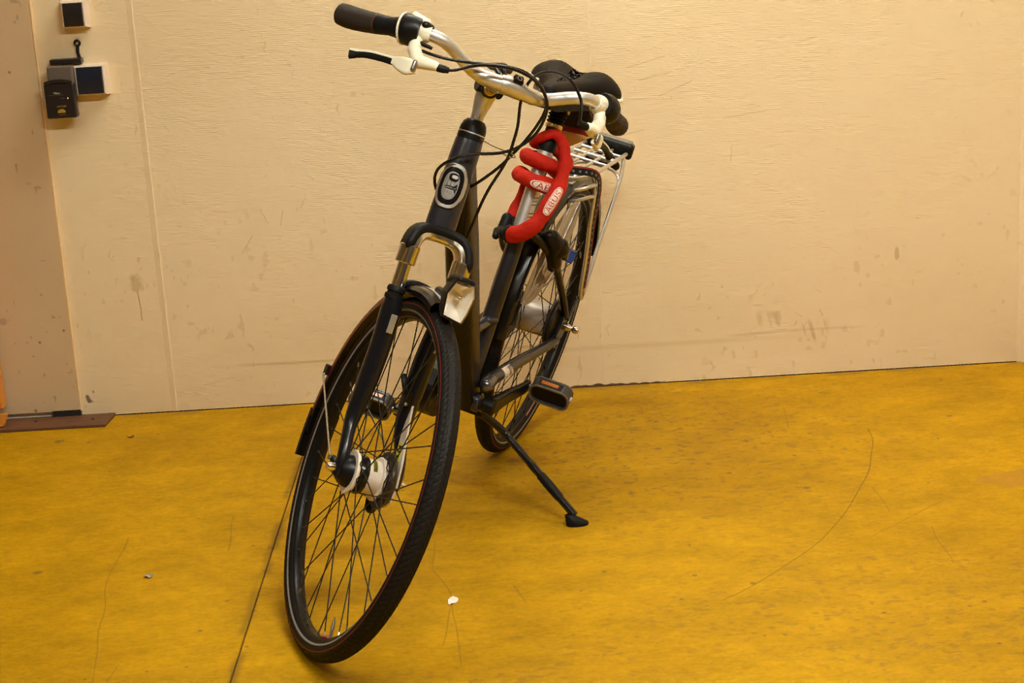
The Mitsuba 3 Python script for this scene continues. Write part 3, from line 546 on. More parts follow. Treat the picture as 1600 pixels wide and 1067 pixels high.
# ---- handlebar, stem, grips, levers
BS = [0, .03, .07, .11, .15, .20, .25, .30]
BN = CubicSpline(BS, [.120, .119, .111, .110, .115, .093, .038, -.036]); BK = CubicSpline(BS, [.767, .765, .768, .785, .799, .800, .795, .797])
def bar(y): a = abs(y); return V([BN(a), y, BK(a)])
ys = np.linspace(-.29, .29, 121)
hb = P('handlebar', sweep([bar(y) for y in ys], circ(1, 22), scale=np.interp(np.abs(ys), [0, .045, .07, .3], [.0150, .0150, .0122, .0114])), 'bar_silver', Ws, label='silver swept-back handlebar')
def along(y0, y1, rs, n=24, m=22):
    yy = np.linspace(y0, y1, n); return sweep([bar(y) for y in yy], circ(1, m), scale=np.interp(np.linspace(0, 1, n), np.linspace(0, 1, len(rs)), rs))
for s in (-1, 1):
    g = P('grip', along(.252 * s, .302 * s, [.0190, .0193, .0200, .0207, .0213, .0215, .0205], 26), 'grip_rubber', Ws, hb, label='dark brown rubber hand grip')
    P('grip_sleeve', along(.218 * s, .253 * s, [.0225, .0185, .0170, .0180, .0188], 20), 'black_rubber', Ws, hb)
    P('grip_line', along(.2515 * s, .2535 * s, [.0187, .0189], 4), 'red_line', Ws, hb, label='thin red line between grip and shifter')
    P('shifter_body', along(.190 * s, .219 * s, [.024, .0270, .0290, .0295, .0285, .0235], 16, 26), 'black_plastic', Ws, hb, label='black twist shifter')
    if s < 0:
        c0 = bar(.212 * s); t0 = bar(.215 * s) - bar(.209 * s)
        P('shifter_band', along(.214 * s, .2165 * s, [.0296, .0296], 4, 28), 'cream_lever', Ws, hb, label='cream band on the shifter')
        d = bar(-.196); P('shifter_window', balls((d[0] + .002, d[1] - .014, d[2] + .025, .0065), (d[0] + .010, d[1] + .010, d[2] + .020, .0065), (d[0] - .008, d[1] + .004, d[2] + .023, .0065)), 'cream_lever', Ws, hb, label='cream cap over the shifter')
        P('shifter_button', balls((d[0] + .018, d[1] + .006, d[2] + .013, .0075), (d[0] + .014, d[1] + .018, d[2] + .013, .006)), 'black_gloss', Ws, hb)
        P('cable_stop', tube([(d[0] + .016, d[1] + .006, d[2] - .02), (d[0] + .020, d[1] + .030, d[2] - .022)], [.0045, .003], 10), 'black_plastic', Ws, hb)
    else:
        P('bell_ring', along(.196, .204, [.026, .0275, .0275, .026], 6, 30), 'black_gloss', Ws, hb)
    # brake lever: clamp and body in cream, lever blade with a dark insert
    b = bar(.184 * s)
    P('brake_bracket', along(.174 * s, .194 * s, [.0150, .0172, .0175, .0155], 8, 24), 'cream_lever', Ws, hb, label='cream brake lever bracket')
    p0, p1, p2, p3 = V([.103, .194 * s, .785]), V([.109, .195 * s, .766]), V([.121, .184 * s, .747]), V([.146, .160 * s, .747])
    P('bracket_body', cat(balls((.088, .187 * s, .796, .0125), (*p0, .0120), q=2), balls((*p0, .0120), (*p1, .0120), q=2), balls((*p1, .0120), (*p2, .0130), q=2), balls((*p2, .0130), (*p3, .0090), q=2)), 'cream_lever', Ws, hb)
    P('bracket_bolt', balls((p0[0] + .0100, p0[1] + .002 * s, p0[2] - .008, .0042), q=1), 'steel', Ws, hb)
    L = spl([(.128, .188 * s, .734), (.121, .197 * s, .732), (.098, .213 * s, .735), (.058, .239 * s, .738), (.034, .260 * s, .736), (.021, .272 * s, .732), (.015, .279 * s, .730)], 48)
    sc = np.interp(np.linspace(0, 1, 48), [0, .10, .22, .36, .85, 1], [1.0, 1.45, 1.25, .62, .60, .85])
    P('brake_lever', sweep(L, rrect(.011, .022, .0045), up=[0, 0, 1], scale=np.stack([np.clip(sc, .9, 1.1), sc], 1)), 'cream_lever', Ws, hb, label='cream brake lever with a black insert')
    P('lever_insert', sweep(L[17:] + V([.0024, 0, -.0030]), rrect(.0115, .0135, .0045), up=[0, 0, 1], scale=np.interp(np.linspace(0, 1, 31), [0, .85, 1], [.9, .85, 1.2])), 'black_rubber', Ws, hb)
    P('lever_pivot', balls((.131, .192 * s, .729, .0055), (.131, .192 * s, .742, .005), q=1), 'steel', Ws, hb)
    P('cable_boot', tube([p3 + V([.002, -.004 * s, -.001]), p3 + V([.006, -.014 * s, -.0005]), p3 + V([.008, -.024 * s, .0005])], [.0072, .0072, .0055], 14, 8), 'black_rubber', Ws, hb)
stem = P('stem', tube([(0, 0, .690), (0, 0, .70), (.002, 0, .735), (.010, 0, .765)], [.0118, .0132, .0185, .0220], 24, 12), 'silver', Ws, label='silver adjustable stem')
P('stem_hinge', lathe([(0, -.026), (.016, -.026), (.0175, -.023), (.0175, .023), (.016, .026), (0, .026)], (.013, 0, .768), (0, 1, 0), 26), 'black_plastic', Ws, stem)
arc = [(.020 + .0035 * 0, .0105 * math.sin(a), .757 - .0105 * math.cos(a)) for a in np.radians(np.linspace(-120, 120, 16))]
P('hinge_ring', tube(V(arc) + V([.008, -.004, .004]), .0032, 8), 'brass', Ws, stem, label='curved brass-coloured hinge ring on the stem')
P('hinge_gap', tube(V(arc) * V([1, 1.45, 1]) + V([.0055, -.004, .0005]), .0030, 8), 'black_gloss', Ws, stem)
P('stem_arm', balls((.016, 0, .772, .017), (.10, 0, .772, .0165), q=3), 'silver', Ws, stem)
P('bar_clamp', along(-.023, .023, [.0168, .0182, .0186, .0186, .0182, .0168], 10, 30), 'silver', Ws, stem, label='silver handlebar clamp')
P('clamp_cap', rbox((.010, .019, .017), (.1345, .0035, .7815), .003, rotm([0, 1, 0], -.6)), 'black_plastic', Ws, stem, label='black cap with a small ring emblem')
tor = trimesh.creation.torus(.0044, .0007, 24, 6); R_ = rotm([0, 1, 0], math.pi / 2 - .6)
P('cap_emblem', tm(np.asarray(tor.vertices) @ R_.T + V([.1388, .0035, .7845]), tor.faces), 'silver', Ws, stem)
P('stem_latch', cat(balls((.03, -.016, .802, .007), (.075, -.010, .803, .007), (.05, .012, .804, .007)), tube([(.074, -.016, .800), (.094, -.014, .792), (.100, -.010, .781)], .0045, 8, 10), tube([(.035, -.022, .799), (.070, -.024, .796), (.090, -.020, .784)], .004, 8, 10)), 'black_plastic', Ws, stem, label='black quick-release latch on top of the stem')
# ---- headlamp on the front mudguard
def Lm(q):                                                                 # lamp frame: (out, left, up) round its centre, nodding down a little
    q = np.asarray(q, float) @ rotm([0, 1, 0], .10).T; return Ws(q + V([.212, .0, .366]))
hexo = V([[-.017, .036], [.000, .039], [.017, .036], [.0275, .012], [.0245, -.020], [.0195, -.042], [-.0205, -.036], [-.0275, .006]])[::-1]
def ring_loft(rows, open_back=False, open_front=False):
    """rows: (out, scale y, scale z, shift z) of the lamp outline."""
    v = np.vstack([np.stack([np.full(8, o), hexo[:, 0] * a, hexo[:, 1] * b + c], 1) for o, a, b, c in rows]); n = len(rows); f = []
    for i in range(n - 1):
        for k in range(8): l = (k + 1) % 8; f += [[i * 8 + k, i * 8 + l, (i + 1) * 8 + l], [i * 8 + k, (i + 1) * 8 + l, (i + 1) * 8 + k]]
    for e, off in ((0, 0), (n - 1, (n - 1) * 8))[open_back:2 - open_front]:
        for k in range(1, 7): f += [[off, off + k, off + k + 1] if e else [off, off + k + 1, off + k]]
    m = tm(v, f)
    if m.volume < 0: m.invert()
    return m
hl = P('headlamp', ring_loft([(-.050, .45, .5, .006), (-.035, .85, .85, .003), (-.006, 1.02, 1.02, 0), (.002, 1.03, 1.03, 0), (.0025, .93, .93, 0), (-.004, .90, .90, 0)], open_front=True), 'black_plastic', Lm, smooth=False, label='front headlamp with a clear lens and black housing')
P('reflector', tm(np.vstack([np.stack([.002 + .0 * hexo[:, 0], hexo[:, 0] * .9, hexo[:, 1] * .9], 1), np.stack([-.020 + 0 * hexo[:, 0], hexo[:, 0] * .42, hexo[:, 1] * .42 + .002], 1), [[-.022, 0, .002]]]),
    [t for k in range(8) for t in ([k, (k + 1) % 8, 8 + (k + 1) % 8], [k, 8 + (k + 1) % 8, 8 + k], [8 + k, 8 + (k + 1) % 8, 16])]), 'polish_two', Lm, hl, smooth=False, label='bright faceted reflector')
P('lens', ring_loft([(.0030, .96, .96, 0), (.007, .94, .94, 0), (.015, .72, .76, .002)], open_back=True), 'clear_lens', Lm, hl, smooth=False, label='clear faceted lens')
P('bulb_holder', balls((-.014, 0, .004, .0065), (-.002, .001, .004, .005)), 'chrome', Lm, hl)
P('cowl', mapv(balls((-.030, -.011, .030, .010), (-.030, .011, .030, .010), (.003, -.012, .036, .006), (.003, .012, .036, .006)), lambda q: q), 'black_plastic', Lm, hl)
P('lamp_bracket', tube([(.168, 0, .368), (.13, 0, .369), (.10, 0, .372)], .008, 10, 12), 'black_plastic', Ws, hl)

# ---- seat post, saddle
def axp(h): return V([stx(.672), 0, .672]) + V([-.355, 0, 1]) / math.hypot(.355, 1) * h
sp = P('seat_post', tube([axp(-.03), axp(.195)], .0178, 24), 'post_silver', label='silver seat post')
for h in (.105, .099, .066, .058, .050, .030, .022): P('height_mark', tube([axp(h) + V([.0140, .0110, 0]), axp(h) + V([.0040, .0172, 0])], .0016 if h < .07 else .0009, 6), 'dark_gap', Wd, sp)
P('post_collar', lathe([(0, .168), (.0188, .168), (.0198, .172), (.0198, .192), (.0188, .196), (0, .196)], axp(0), (-.355, 0, 1), 26), 'black_rubber', Wd, sp)
P('post_ring', lathe([(0, .222), (.0185, .222), (.0195, .224), (.0195, .230), (.0185, .232), (0, .232)], axp(0), (-.355, 0, 1), 26), 'brass', Wd, sp, label='brass coloured ring below the bellows')
bel = []; h = .195
for i in range(4): bel += [(.0165, .196 + i * .0065), (.0165, .1995 + i * .0065)]
bel = [(0, .195), (.0165, .195), (.0165, .231)]
for i in range(7): bel += [(.0165, .232 + i * .0082), (.0205 + .0007 * i, .2355 + i * .0082), (.0205 + .0007 * i, .2372 + i * .0082)]
bel += [(.018, .291), (0, .291)]
P('bellows', lathe(bel, axp(0), (-.355, 0, 1), 26), 'black_rubber', Wd, sp, smooth=25, label='black rubber bellows of the sprung seat post')
SX = V([.392, .388, .378, .355, .32, .285, .25, .22, .195, .17, .148, .130, .119, .115])
SW = V([.004, .013, .021, .0275, .033, .040, .055, .078, .098, .108, .104, .085, .05, .012])
SZ = V([.978, .990, .997, 1.000, 1.001, 1.000, .999, 1.000, 1.004, 1.007, 1.004, .997, .985, .968])
SB = V([.972, .960, .952, .950, .952, .953, .953, .952, .950, .948, .948, .950, .955, .962])
xx = np.linspace(0, 1, 60); tt = np.linspace(0, 1, len(SX)); pch = lambda a: np.clip(CubicSpline(tt, a)(xx), a.min(), a.max())
sx, sw, sz, sb = pch(SX), pch(SW), pch(SZ), pch(SB)
M = 144; an = np.linspace(0, 2 * np.pi, M, endpoint=False); v = []
for x, w, z, b in zip(sx, sw, sz, sb):
    c, s = np.cos(an), np.sin(an); y = w * np.sign(c) * np.abs(c) ** .8
    mid = b + .010; zz = np.where(s > 0, mid + (z - mid) * np.abs(s) ** .75, mid - (mid - b) * np.abs(s) ** .6)
    rear = np.clip((.29 - x) / .10, 0, 1); groove = np.exp(-(y / (.016 + .012 * rear)) ** 2) * np.clip((.37 - x) / .06, 0, 1) * (.004 + .007 * rear)
    lobe = rear * .007 * np.exp(-((np.abs(y) - .058) / .034) ** 2)
    v.append(np.stack([np.full(M, x), y, zz + (s > .2) * (lobe - groove)], 1))
v = np.vstack(v + [[[sx[0], 0, (sz[0] + sb[0]) / 2]], [[sx[-1], 0, (sz[-1] + sb[-1]) / 2]]]); f = []
for i in range(59):
    for k in range(M): l = (k + 1) % M; f += [[i * M + k, i * M + l, (i + 1) * M + l], [i * M + k, (i + 1) * M + l, (i + 1) * M + k]]
for k in range(M): l = (k + 1) % M; f += [[60 * M, l, k], [60 * M + 1, 59 * M + k, 59 * M + l]]
sm = tm(v, f)
if sm.volume < 0: sm.invert()
sad = P('saddle', sm, 'saddle_skin', smooth=True, label='wide dark saddle with two rear lobes')
rimw = [(x, w * 1.0, b + .0135) for x, w, b in zip(sx, sw, sb) if x < .235]
for s in (-1, 1): P('saddle_piping', tube([(x, w * s, z) for x, w, z in rimw[:-2]], .0050, 8), 'cream_lever', Wd, sad, label='cream trim along the saddle edge')
P('saddle_base', hull([[x, y, z] for x, w, b in zip(sx[6:-4:6], sw[6:-4:6], sb[6:-4:6]) for y in (-w * .9, w * .9) for z in (b + .004, b - .010)]), 'black_plastic', Wd, sad, smooth=False)
P('nose_cap', balls((.383, -.009, .972, .0125), (.383, .009, .972, .0125), (.370, -.016, .972, .013), (.370, .016, .972, .013)), 'black_gloss', Wd, sad)
from scipy.interpolate import LinearNDInterpolator
tv = np.asarray(sm.vertices)[:-2]; top = tv[:, 2] > np.repeat(sb, M) + .012; top_z = LinearNDInterpolator(tv[top][:, :2], tv[top][:, 2])
def onsad(q):                                                              # print lying on the saddle top
    q = np.asarray(q, float); return np.stack([q[:, 0], q[:, 1], top_z(q[:, :2]) + .0007 + q[:, 2]], 1)
def grid_patch(a0, a1, b0, b1, n=16, m=10):
    A, B = np.meshgrid(np.linspace(a0, a1, n), np.linspace(b0, b1, m), indexing='ij'); v = np.stack([A, B, 0 * A], -1).reshape(-1, 3); f = []
    for i in range(n - 1):
        for j in range(m - 1): a = i * m + j; b = a + m; f += [[a, b, b + 1], [a, b + 1, a + 1]]
    return tm(v, f)
gp = grid_patch(.150, .330, -.012, .012, 60, 12); gpv = np.asarray(gp.vertices).copy(); gpv[:, 1] *= np.interp(gpv[:, 0], [.155, .25, .325], [1.3, 1.0, .3])
P('saddle_print', tm(onsad(gpv), np.vstack([gp.faces, np.asarray(gp.faces)[:, ::-1]])), 'saddle_print', Wd, sad, smooth=True, label='grey print along the middle of the saddle')
rl = P('saddle_rail', cat(*[tube([(.355, .012 * s, .945), (.32, .018 * s, .938), (.20, .022 * s, .934), (.15, .035 * s, .942)], .0038, 10, 20) for s in (-1, 1)]), 'steel', Wd, sad)
P('rail_clamp', cat(rbox((.045, .055, .018), (.232, 0, .936), .004), rbox((.016, .010, .022), (.250, .018, .926), .003)), 'brass', Wd, sad, label='brass coloured saddle clamp')
# ---- rack
RK = .0052
rack = P('luggage_rack', cat(tube([(-.275, -.055, .742), (-.20, -.055, .742), (-.13, -.055, .742), (-.06, -.055, .742), (-.01, -.055, .742), (.020, -.055, .742), (.034, -.047, .738), (.046, -.022, .728), (.048, 0, .725), (.046, .022, .728), (.034, .047, .738), (.020, .055, .742), (-.01, .055, .742), (-.06, .055, .742), (-.13, .055, .742), (-.20, .055, .742), (-.275, .055, .742)], RK, 10, 120)), 'rack_silver', label='silver tubular luggage rack')
for x in (-.10, -.165, -.23): P('cross_bar', tube([(x, -.055, .742), (x, .055, .742)], .0046, 10), 'rack_silver', Wd, rack)
for y in (-.018, .018): P('rail', tube([(.046, y, .728), (.036, y, .736), (.02, y, .742), (-.275, y, .742)], .0042, 10), 'rack_silver', Wd, rack)
P('front_bracket', tube([(.020, .066, .722), (.048, .052, .714), (.056, .03, .703), (.056, 0, .695), (.056, -.03, .703), (.048, -.052, .714), (.020, -.066, .722)], .0048, 10, 30), 'rack_silver', Wd, rack)
P('front_bracket', tube([(.010, .068, .690), (.042, .052, .686), (.052, .03, .676), (.052, 0, .670), (.052, -.03, .676), (.042, -.052, .686), (.010, -.068, .690)], .0045, 10, 30), 'rack_silver', Wd, rack)
P('bracket_plate', rbox((.06, .04, .003), (.03, 0, .716), .001), 'silver', Wd, rack)
for s in (-1, 1):
    P('rack_leg', tube([(.022, .055 * s, .741), (.012, .064 * s, .715), (.004, .069 * s, .66), (-.030, .078 * s, .50), (-.046, .081 * s, .428), (-.058, .082 * s, .412), (-.070, .082 * s, .430), (-.115, .078 * s, .52), (-.215, .069 * s, .68), (-.240, .062 * s, .722), (-.250, .055 * s, .741)], .0052, 10, 70), 'rack_silver', Wd, rack, label='bent silver rack leg')
    P('leg_plate', cat(plate(sg.LineString([(-.058, .414), (-.012, .372)]).buffer(.009), .004, lambda q: np.stack([q[:, 0], q[:, 2] - .002 + .0755 * s, q[:, 1]], 1))), 'black_plastic', Wd, rack)
    P('leg_brace', tube([(-.205, .070 * s, .665), (-.225, .062 * s, .690), (-.25, .03 * s, .700), (-.255, 0, .700)], .0045, 10, 18), 'rack_silver', Wd, rack)
rlamp = P('rear_lamp', cat(balls((-.292, -.058, .756, .010), (-.292, .058, .756, .010), (-.325, -.052, .752, .010), (-.325, .052, .752, .010), (-.292, -.058, .735, .009), (-.292, .058, .735, .009), (-.33, 0, .738, .010), q=2)), 'black_plastic', Wd, rack, label='black rear lamp across the end of the luggage rack')
P('lamp_cover', balls((-.297, -.055, .765, .006), (-.297, .055, .765, .006), (-.325, -.050, .761, .006), (-.325, .050, .761, .006)), 'fender_grey_dark', Wd, rlamp)
P('lamp_base', balls((-.275, -.035, .705, .012), (-.275, .035, .705, .012), (-.31, 0, .715, .014)), 'black_plastic', Wd, rlamp)
P('lamp_window', balls((-.268, -.028, .716, .008), (-.268, .030, .716, .008)), 'fender_grey', Wd, rlamp)
# ---- coat guards either side of the rear wheel
gpoly = [(.335, .49), (.30, .478), (.26, .474), (.20, .486), (.11, .514), (.04, .522), (.01, .56), (-.02, .64), (-.01, .665), (.06, .678), (.16, .665), (.24, .62), (.30, .56)]
for s in (-1, 1):
    q = spl(V(gpoly + gpoly[:1]), 80)[:-1]
    gpl = plate(sg.Polygon(q), .0016, lambda r: np.stack([r[:, 0], (r[:, 2] - .0008) + (.0415 - .008 * np.clip((.2 - r[:, 0]) / .2, -1, 1) ** 2) * s, r[:, 1]], 1))
    P('coat_guard', gpl, 'smoky_plastic', Wd, smooth=False, label='translucent smoky coat guard beside the rear wheel')
# ---- chain case
cc = plate(sg.Polygon([(.475 + .092 * math.cos(a), .303 + .070 * math.sin(a)) for a in np.radians(np.linspace(-105, 100, 24))] + [(.0 + .05 * math.cos(a), .351 + .046 * math.sin(a)) for a in np.radians(np.linspace(100, 255, 16))]).buffer(.004), .034, lambda r: np.stack([r[:, 0], -.084 + r[:, 2], r[:, 1]], 1))
P('chain_case', cc, 'black_plastic', label='black closed chain case')
# ---- cranks and pedals
for s in (1, -1):
    x1, z1 = .475 - .180 * s, .287 + .004 * s
    pth = spl([(.475, .062 * s, .287), (.475 - .02 * s, .066 * s, .2875), (.475 - .09 * s, .075 * s, .2890), (x1 + .02 * s, .088 * s, .2905), (x1 - .004 * s, .089 * s, z1)], 24)
    cr = P('crank', sweep(pth, rrect(.016, .033, .006), up=[0, 0, 1], scale=np.interp(np.linspace(0, 1, 24), [0, .12, .3, .9, 1], [1.3, 1.25, 1.1, .85, .8])), 'dark_paint', label='black crank arm')
    P('crank_boss', lathe([(0, .044 * s), (.016, .044 * s), (.020, .050 * s), (.020, .072 * s), (.012, .076 * s), (0, .076 * s)], (.475, 0, .287), (0, 1, 0), 22), 'black_plastic', Wd, cr)
    tl = math.radians(66)
    ex, ez = V([math.cos(tl), 0, math.sin(tl)]), V([-math.sin(tl), 0, math.cos(tl)])      # the tread's width runs up-forward
    def Pd(q, s=s, x1=x1, z1=z1): q = np.asarray(q, float); return Wd(V([x1, .148 * s, z1]) + q[:, :1] * V([0, s, 0]) + q[:, 1:2] * ex + q[:, 2:] * ez)
    body = sg.Polygon(rrect(.096, .054, .022, 8)); hole = body.buffer(-.0055)
    pd = P('pedal', plate(body.difference(hole), .030, lambda r: np.stack([r[:, 0], r[:, 1], r[:, 2] - .015], 1)), 'pedal_edge', Pd, label='black rubber pedal with amber reflectors')
    P('pedal_core', plate(hole.buffer(.001), .020, lambda r: np.stack([r[:, 0], r[:, 1], r[:, 2] - .010], 1)), 'black_rubber', Pd, pd)
    for e in (-1, 1):
        P('pedal_rim', plate(body.buffer(.0010).difference(body.buffer(-.0028)), .0024, lambda r: np.stack([r[:, 0], r[:, 1], r[:, 2] + (.0138 if e > 0 else -.0162)], 1)), 'fender_grey_dark', Pd, pd, label='paler moulded edge of the pedal')
        P('reflector_slot', rbox((.058, .0016, .019), (-.002, .0268 * e, 0), .0007), 'dark_gap', Pd, pd)
        P('pedal_reflector', rbox((.042, .0024, .011), (-.004, .0274 * e, 0), .001), 'amber', Pd, pd, label='amber reflector in the pedal')
    P('pedal_axle', tube([(x1, .086 * s, z1), (x1, .115 * s, z1)], .007, 12), 'steel', Wd, pd)
    P('pedal_cap', lathe([(0, .200 * s), (.007, .200 * s), (.008, .196 * s), (.008, .190 * s), (0, .190 * s)], (x1, 0, z1), (0, 1, 0), 14), 'fender_grey', Wd, pd)
# ---- kickstand
fz = lambda x, y: (-(BO_[2] + BB_[2, 0] * x + BB_[2, 1] * y)) / BB_[2, 2]          # height of the floor in the bike's own frame
kf = V([.505, .322, fz(.505, .322)])
kq = V([.415, .094, .212]); ke = kf + V([-.004, -.008, .020]); kp = np.vstack([spl([(.462, .025, .262), (.452, .045, .252), (.432, .070, .233), kq, kq + (ke - kq) * .06], 16), [kq + (ke - kq) * t for t in np.linspace(.08, 1, 24)]])
ks = P('kickstand', sweep(kp, circ(1, 16), scale=np.interp(np.linspace(0, 1, 40), [0, .15, .6, .62, .66, 1], [.0095, .0095, .0085, .0100, .0088, .0092])), 'black_gloss', label='black kickstand propped on the floor')
P('stand_plate', rbox((.05, .05, .012), (.445, .02, .258), .003), 'black_plastic', Wd, ks)
P('stand_bolt', cat(lathe([(0, .046), (.007, .046), (.008, .040), (0, .040)], (.462, 0, .268), (0, 1, 0), 12)), 'brass', Wd, ks)
wf = Wd(kf)
def Kf(q): return np.asarray(q, float) + V([wf[0], wf[1], 0])
P('stand_foot', hull(np.vstack([[[.022 * math.cos(a) * (1.35 if math.cos(a) > 0 else .9), .015 * math.sin(a), z] for a in np.linspace(0, 6.28, 20) for z in (.0008, .007)], [[-.012 + .010 * math.cos(a), .010 * math.sin(a), .024] for a in np.linspace(0, 6.28, 10)]])), 'black_rubber', Kf, ks, label='black plastic foot')
P('stand_sleeve', tube([kp[27], kp[34]], [.0100, .0108, .0108, .0098], 14, 6), 'black_rubber', Wd, ks)
# ---- cables
A = [(.153, -.139, .7472), (.158, -.122, .7545), (.158, -.100, .7690), (.155, -.066, .783), (.16, -.025, .792), (.16, .016, .790), (.15, .049, .778), (.14, .071, .757), (.125, .080, .735), (.105, .082, .707), (.085, .070, .678), (.07, .050, .658), (.055, .026, .645), (.045, -.006, .632), (.038, -.029, .616), (.012, -.0395, .599), (-.02, -.036, .578), (-.04, -.018, .555)]
B = [(.115, -.182, .768), (.135, -.138, .769), (.14, -.091, .779), (.145, -.045, .791), (.150, -.002, .797), (.145, .033, .791), (.135, .060, .777), (.12, .078, .756), (.105, .080, .726), (.085, .075, .691), (.07, .064, .657), (.055, .056, .633), (.032, .044, .605), (.010, .034, .584), (-.02, .026, .565)]
C = [(.153, .140, .7472), (.160, .131, .762), (.158, .127, .781), (.155, .116, .797), (.150, .093, .815), (.140, .065, .819), (.132, .045, .811), (.127, .030, .793), (.12, .026, .764), (.11, .033, .737), (.10, .044, .709), (.085, .052, .681), (.07, .058, .653), (.05, .059, .619), (.03, .058, .588), (.01, .060, .555), (-.02, .069, .525), (-.05, .078, .487), (-.075, .09, .45)]
for c, nm in ((A, 'brake_cable'), (B, 'gear_cable'), (C, 'brake_cable')): P(nm, tube(c, .0029, 10, 110), 'black_gloss', Ws, label='black cable looping in front of the handlebar')
tie = P('cable_hoop', cat(tube([(.024, .012, .668), (.045, .030, .662), (.068, .049, .659)], .0011, 6, 8), tube(V([[.0705 + .010 * math.cos(a) * .6, .058 + .011 * math.cos(a), .6545 + .0035 * math.sin(a)] for a in np.linspace(0, 2 * np.pi, 24)]), .0013, 6)), 'steel', Ws, label='thin steel wire hoop holding the cables')
P('head_ring', lathe([(.0262, .672), (.0267, .672), (.0267, .6745), (.0262, .6745)], PA, KA, 36), 'silver', Wd, frame)
# ---- ring lock round the rear wheel
ra = math.radians(46); er, et = V([math.cos(ra), 0, math.sin(ra)]), V([-math.sin(ra), 0, math.cos(ra)])
def Rl(q): q = np.asarray(q, float); return Wd(V([0, 0, RW]) + q[:, :1] * er + q[:, 1:2] * V([0, 1, 0]) + q[:, 2:] * et)
rk = P('ring_lock', sweep(spl([(.262, .050, 0), (.30, .058, 0), (.345, .060, 0), (.385, .045, 0), (.398, .018, 0), (.398, -.018, 0), (.385, -.045, 0), (.345, -.060, 0), (.30, -.058, 0), (.262, -.050, 0)], 60), rrect(.026, .018, .006), up=[et[0], et[1], et[2]], scale=np.interp(np.linspace(0, 1, 60), [0, .1, .5, .9, 1], [.6, 1.1, 1., 1.1, .6])), 'black_plastic', Rl, label='black ring lock around the rear wheel')
P('lock_body', cat(balls((.315, .062, -.002, .018), (.372, .062, .004, .020), (.398, .050, .006, .016)), balls((.300, .062, .0, .016), (.235, .060, .012, .005)), balls((.350, .070, .010, .023), (.392, .056, .010, .017))), 'black_plastic', Rl, rk)
P('lock_cover', balls((.345, .082, .018, .012), (.365, .078, .016, .013), (.310, .080, .016, .008)), 'black_gloss', Rl, rk)
P('key_hole', lathe([(0, .090), (.006, .090), (.006, .084), (0, .084)], tuple((V([0, 0, RW]) + .345 * er + .02 * et) * V([1, 0, 1])), (0, 1, 0), 14), 'steel', Wd, rk)
# ---- things on the bicycle
tg = thing('key_tag', 'blue key tag hanging from the lock at the rear wheel', 'key tag')
add('tag', mapv(rbox((.006, .021, .034), (0, 0, 0), .0028), lambda q: Wd(np.asarray(q) @ rotm([1, 0, 0], -.25).T @ rotm([0, 0, 1], .3).T + V([.122, .074, .566]))), 'tag_blue', tg)
add('key', mapv(cat(lathe([(0, -.002), (.009, -.002), (.009, .002), (0, .002)], (.110, .091, .572), (0, 1, .3), 16), tube([(.112, .088, .581), (.132, .088, .606)], .003, 8)), Wd), 'black_plastic', tg)
add('key_ring', mapv(tm(trimesh.creation.torus(.009, .0010, 20, 6).vertices @ rotm([0, 1, 0], 1.2).T + V([.124, .080, .589]), trimesh.creation.torus(.009, .0010, 20, 6).faces), Wd), 'brass', tg)
bg = thing('saddle_bag', 'small dark bag with a cream bottom hanging behind the seat post', 'saddle bag')
sec_ = lambda k: [(.13 + a * k, b * k) for a, b in ((.035, -.03), (.035, .05), (-.03, .06), (-.03, -.03))]
add('bag_body', mapv(balls((.165, -.025, .915, .012), (.165, .045, .922, .012), (.10, -.03, .915, .012), (.10, .05, .922, .012), (.160, -.018, .868, .012), (.160, .046, .872, .012), (.105, -.02, .868, .012), (.105, .05, .872, .012)), Wd), 'bag_navy', bg)
add('bag_trim', mapv(balls((.163, -.018, .864, .0117), (.163, .048, .870, .0117), (.105, -.02, .864, .0117), (.105, .051, .870, .0117)), Wd), 'red_line', bg, label='thin red trim')
add('bag_bottom', mapv(balls((.161, -.016, .856, .0125), (.161, .044, .862, .0125), (.108, -.016, .856, .0125), (.108, .046, .862, .0125), (.145, .014, .834, .010)), Wd), 'bag_cream', bg, label='cream bottom')
# ---- red chain lock
def wob(p, k): return p + .0012 * np.stack([np.sin(k * 11.3), np.cos(k * 17.1), np.sin(k * 7.7 + 1)], 1)
LK = [(.393, -.008, .657), (.405, .021, .671), (.400, .041, .691), (.385, .053, .720), (.370, .061, .753), (.340, .063, .782), (.318, .058, .812), (.300, .047, .842), (.292, .031, .866), (.298, .010, .877), (.300, -.008, .866), (.284, -.029, .848), (.250, -.036, .834),
      (.222, -.010, .826), (.228, .014, .823), (.262, -.012, .818)]
LK = LK[:13] + [(.224, -.020, .828), (.217, .012, .820), (.243, .040, .808), (.283, .043, .805), (.314, .029, .810), (.322, .002, .814), (.304, -.028, .811), (.272, -.042, .806), (.238, -.022, .796), (.236, .014, .786), (.260, .042, .774), (.300, .048, .768), (.334, .034, .770), (.346, .006, .774), (.328, -.026, .772), (.296, -.044, .767), (.264, -.034, .750), (.262, -.032, .724), (.282, -.034, .698), (.310, -.033, .668), (.345, -.029, .651)]
lp = spl(LK, 420); lk_t = np.linspace(0, 1, 420)
lkr = np.interp(lk_t, [0, .07, .13, .18, .23, .30, .36, .44, .52, .84, .90, 1], [.0185, .0185, .0172, .0150, .0118, .0112, .0145, .0165, .0180, .0182, .0145, .0155]) * (1 + .05 * np.sin(lk_t * 60) + .035 * np.sin(lk_t * 133 + 1))
ll = P.__call__ if False else None
lk = thing('chain_lock', 'red fabric-sleeved chain lock wrapped around the seat post', 'chain lock')
slv = sweep(lp, circ(1, 40), scale=np.stack([lkr * .92, lkr * 1.0], 1)); sv = np.asarray(slv.vertices).copy()
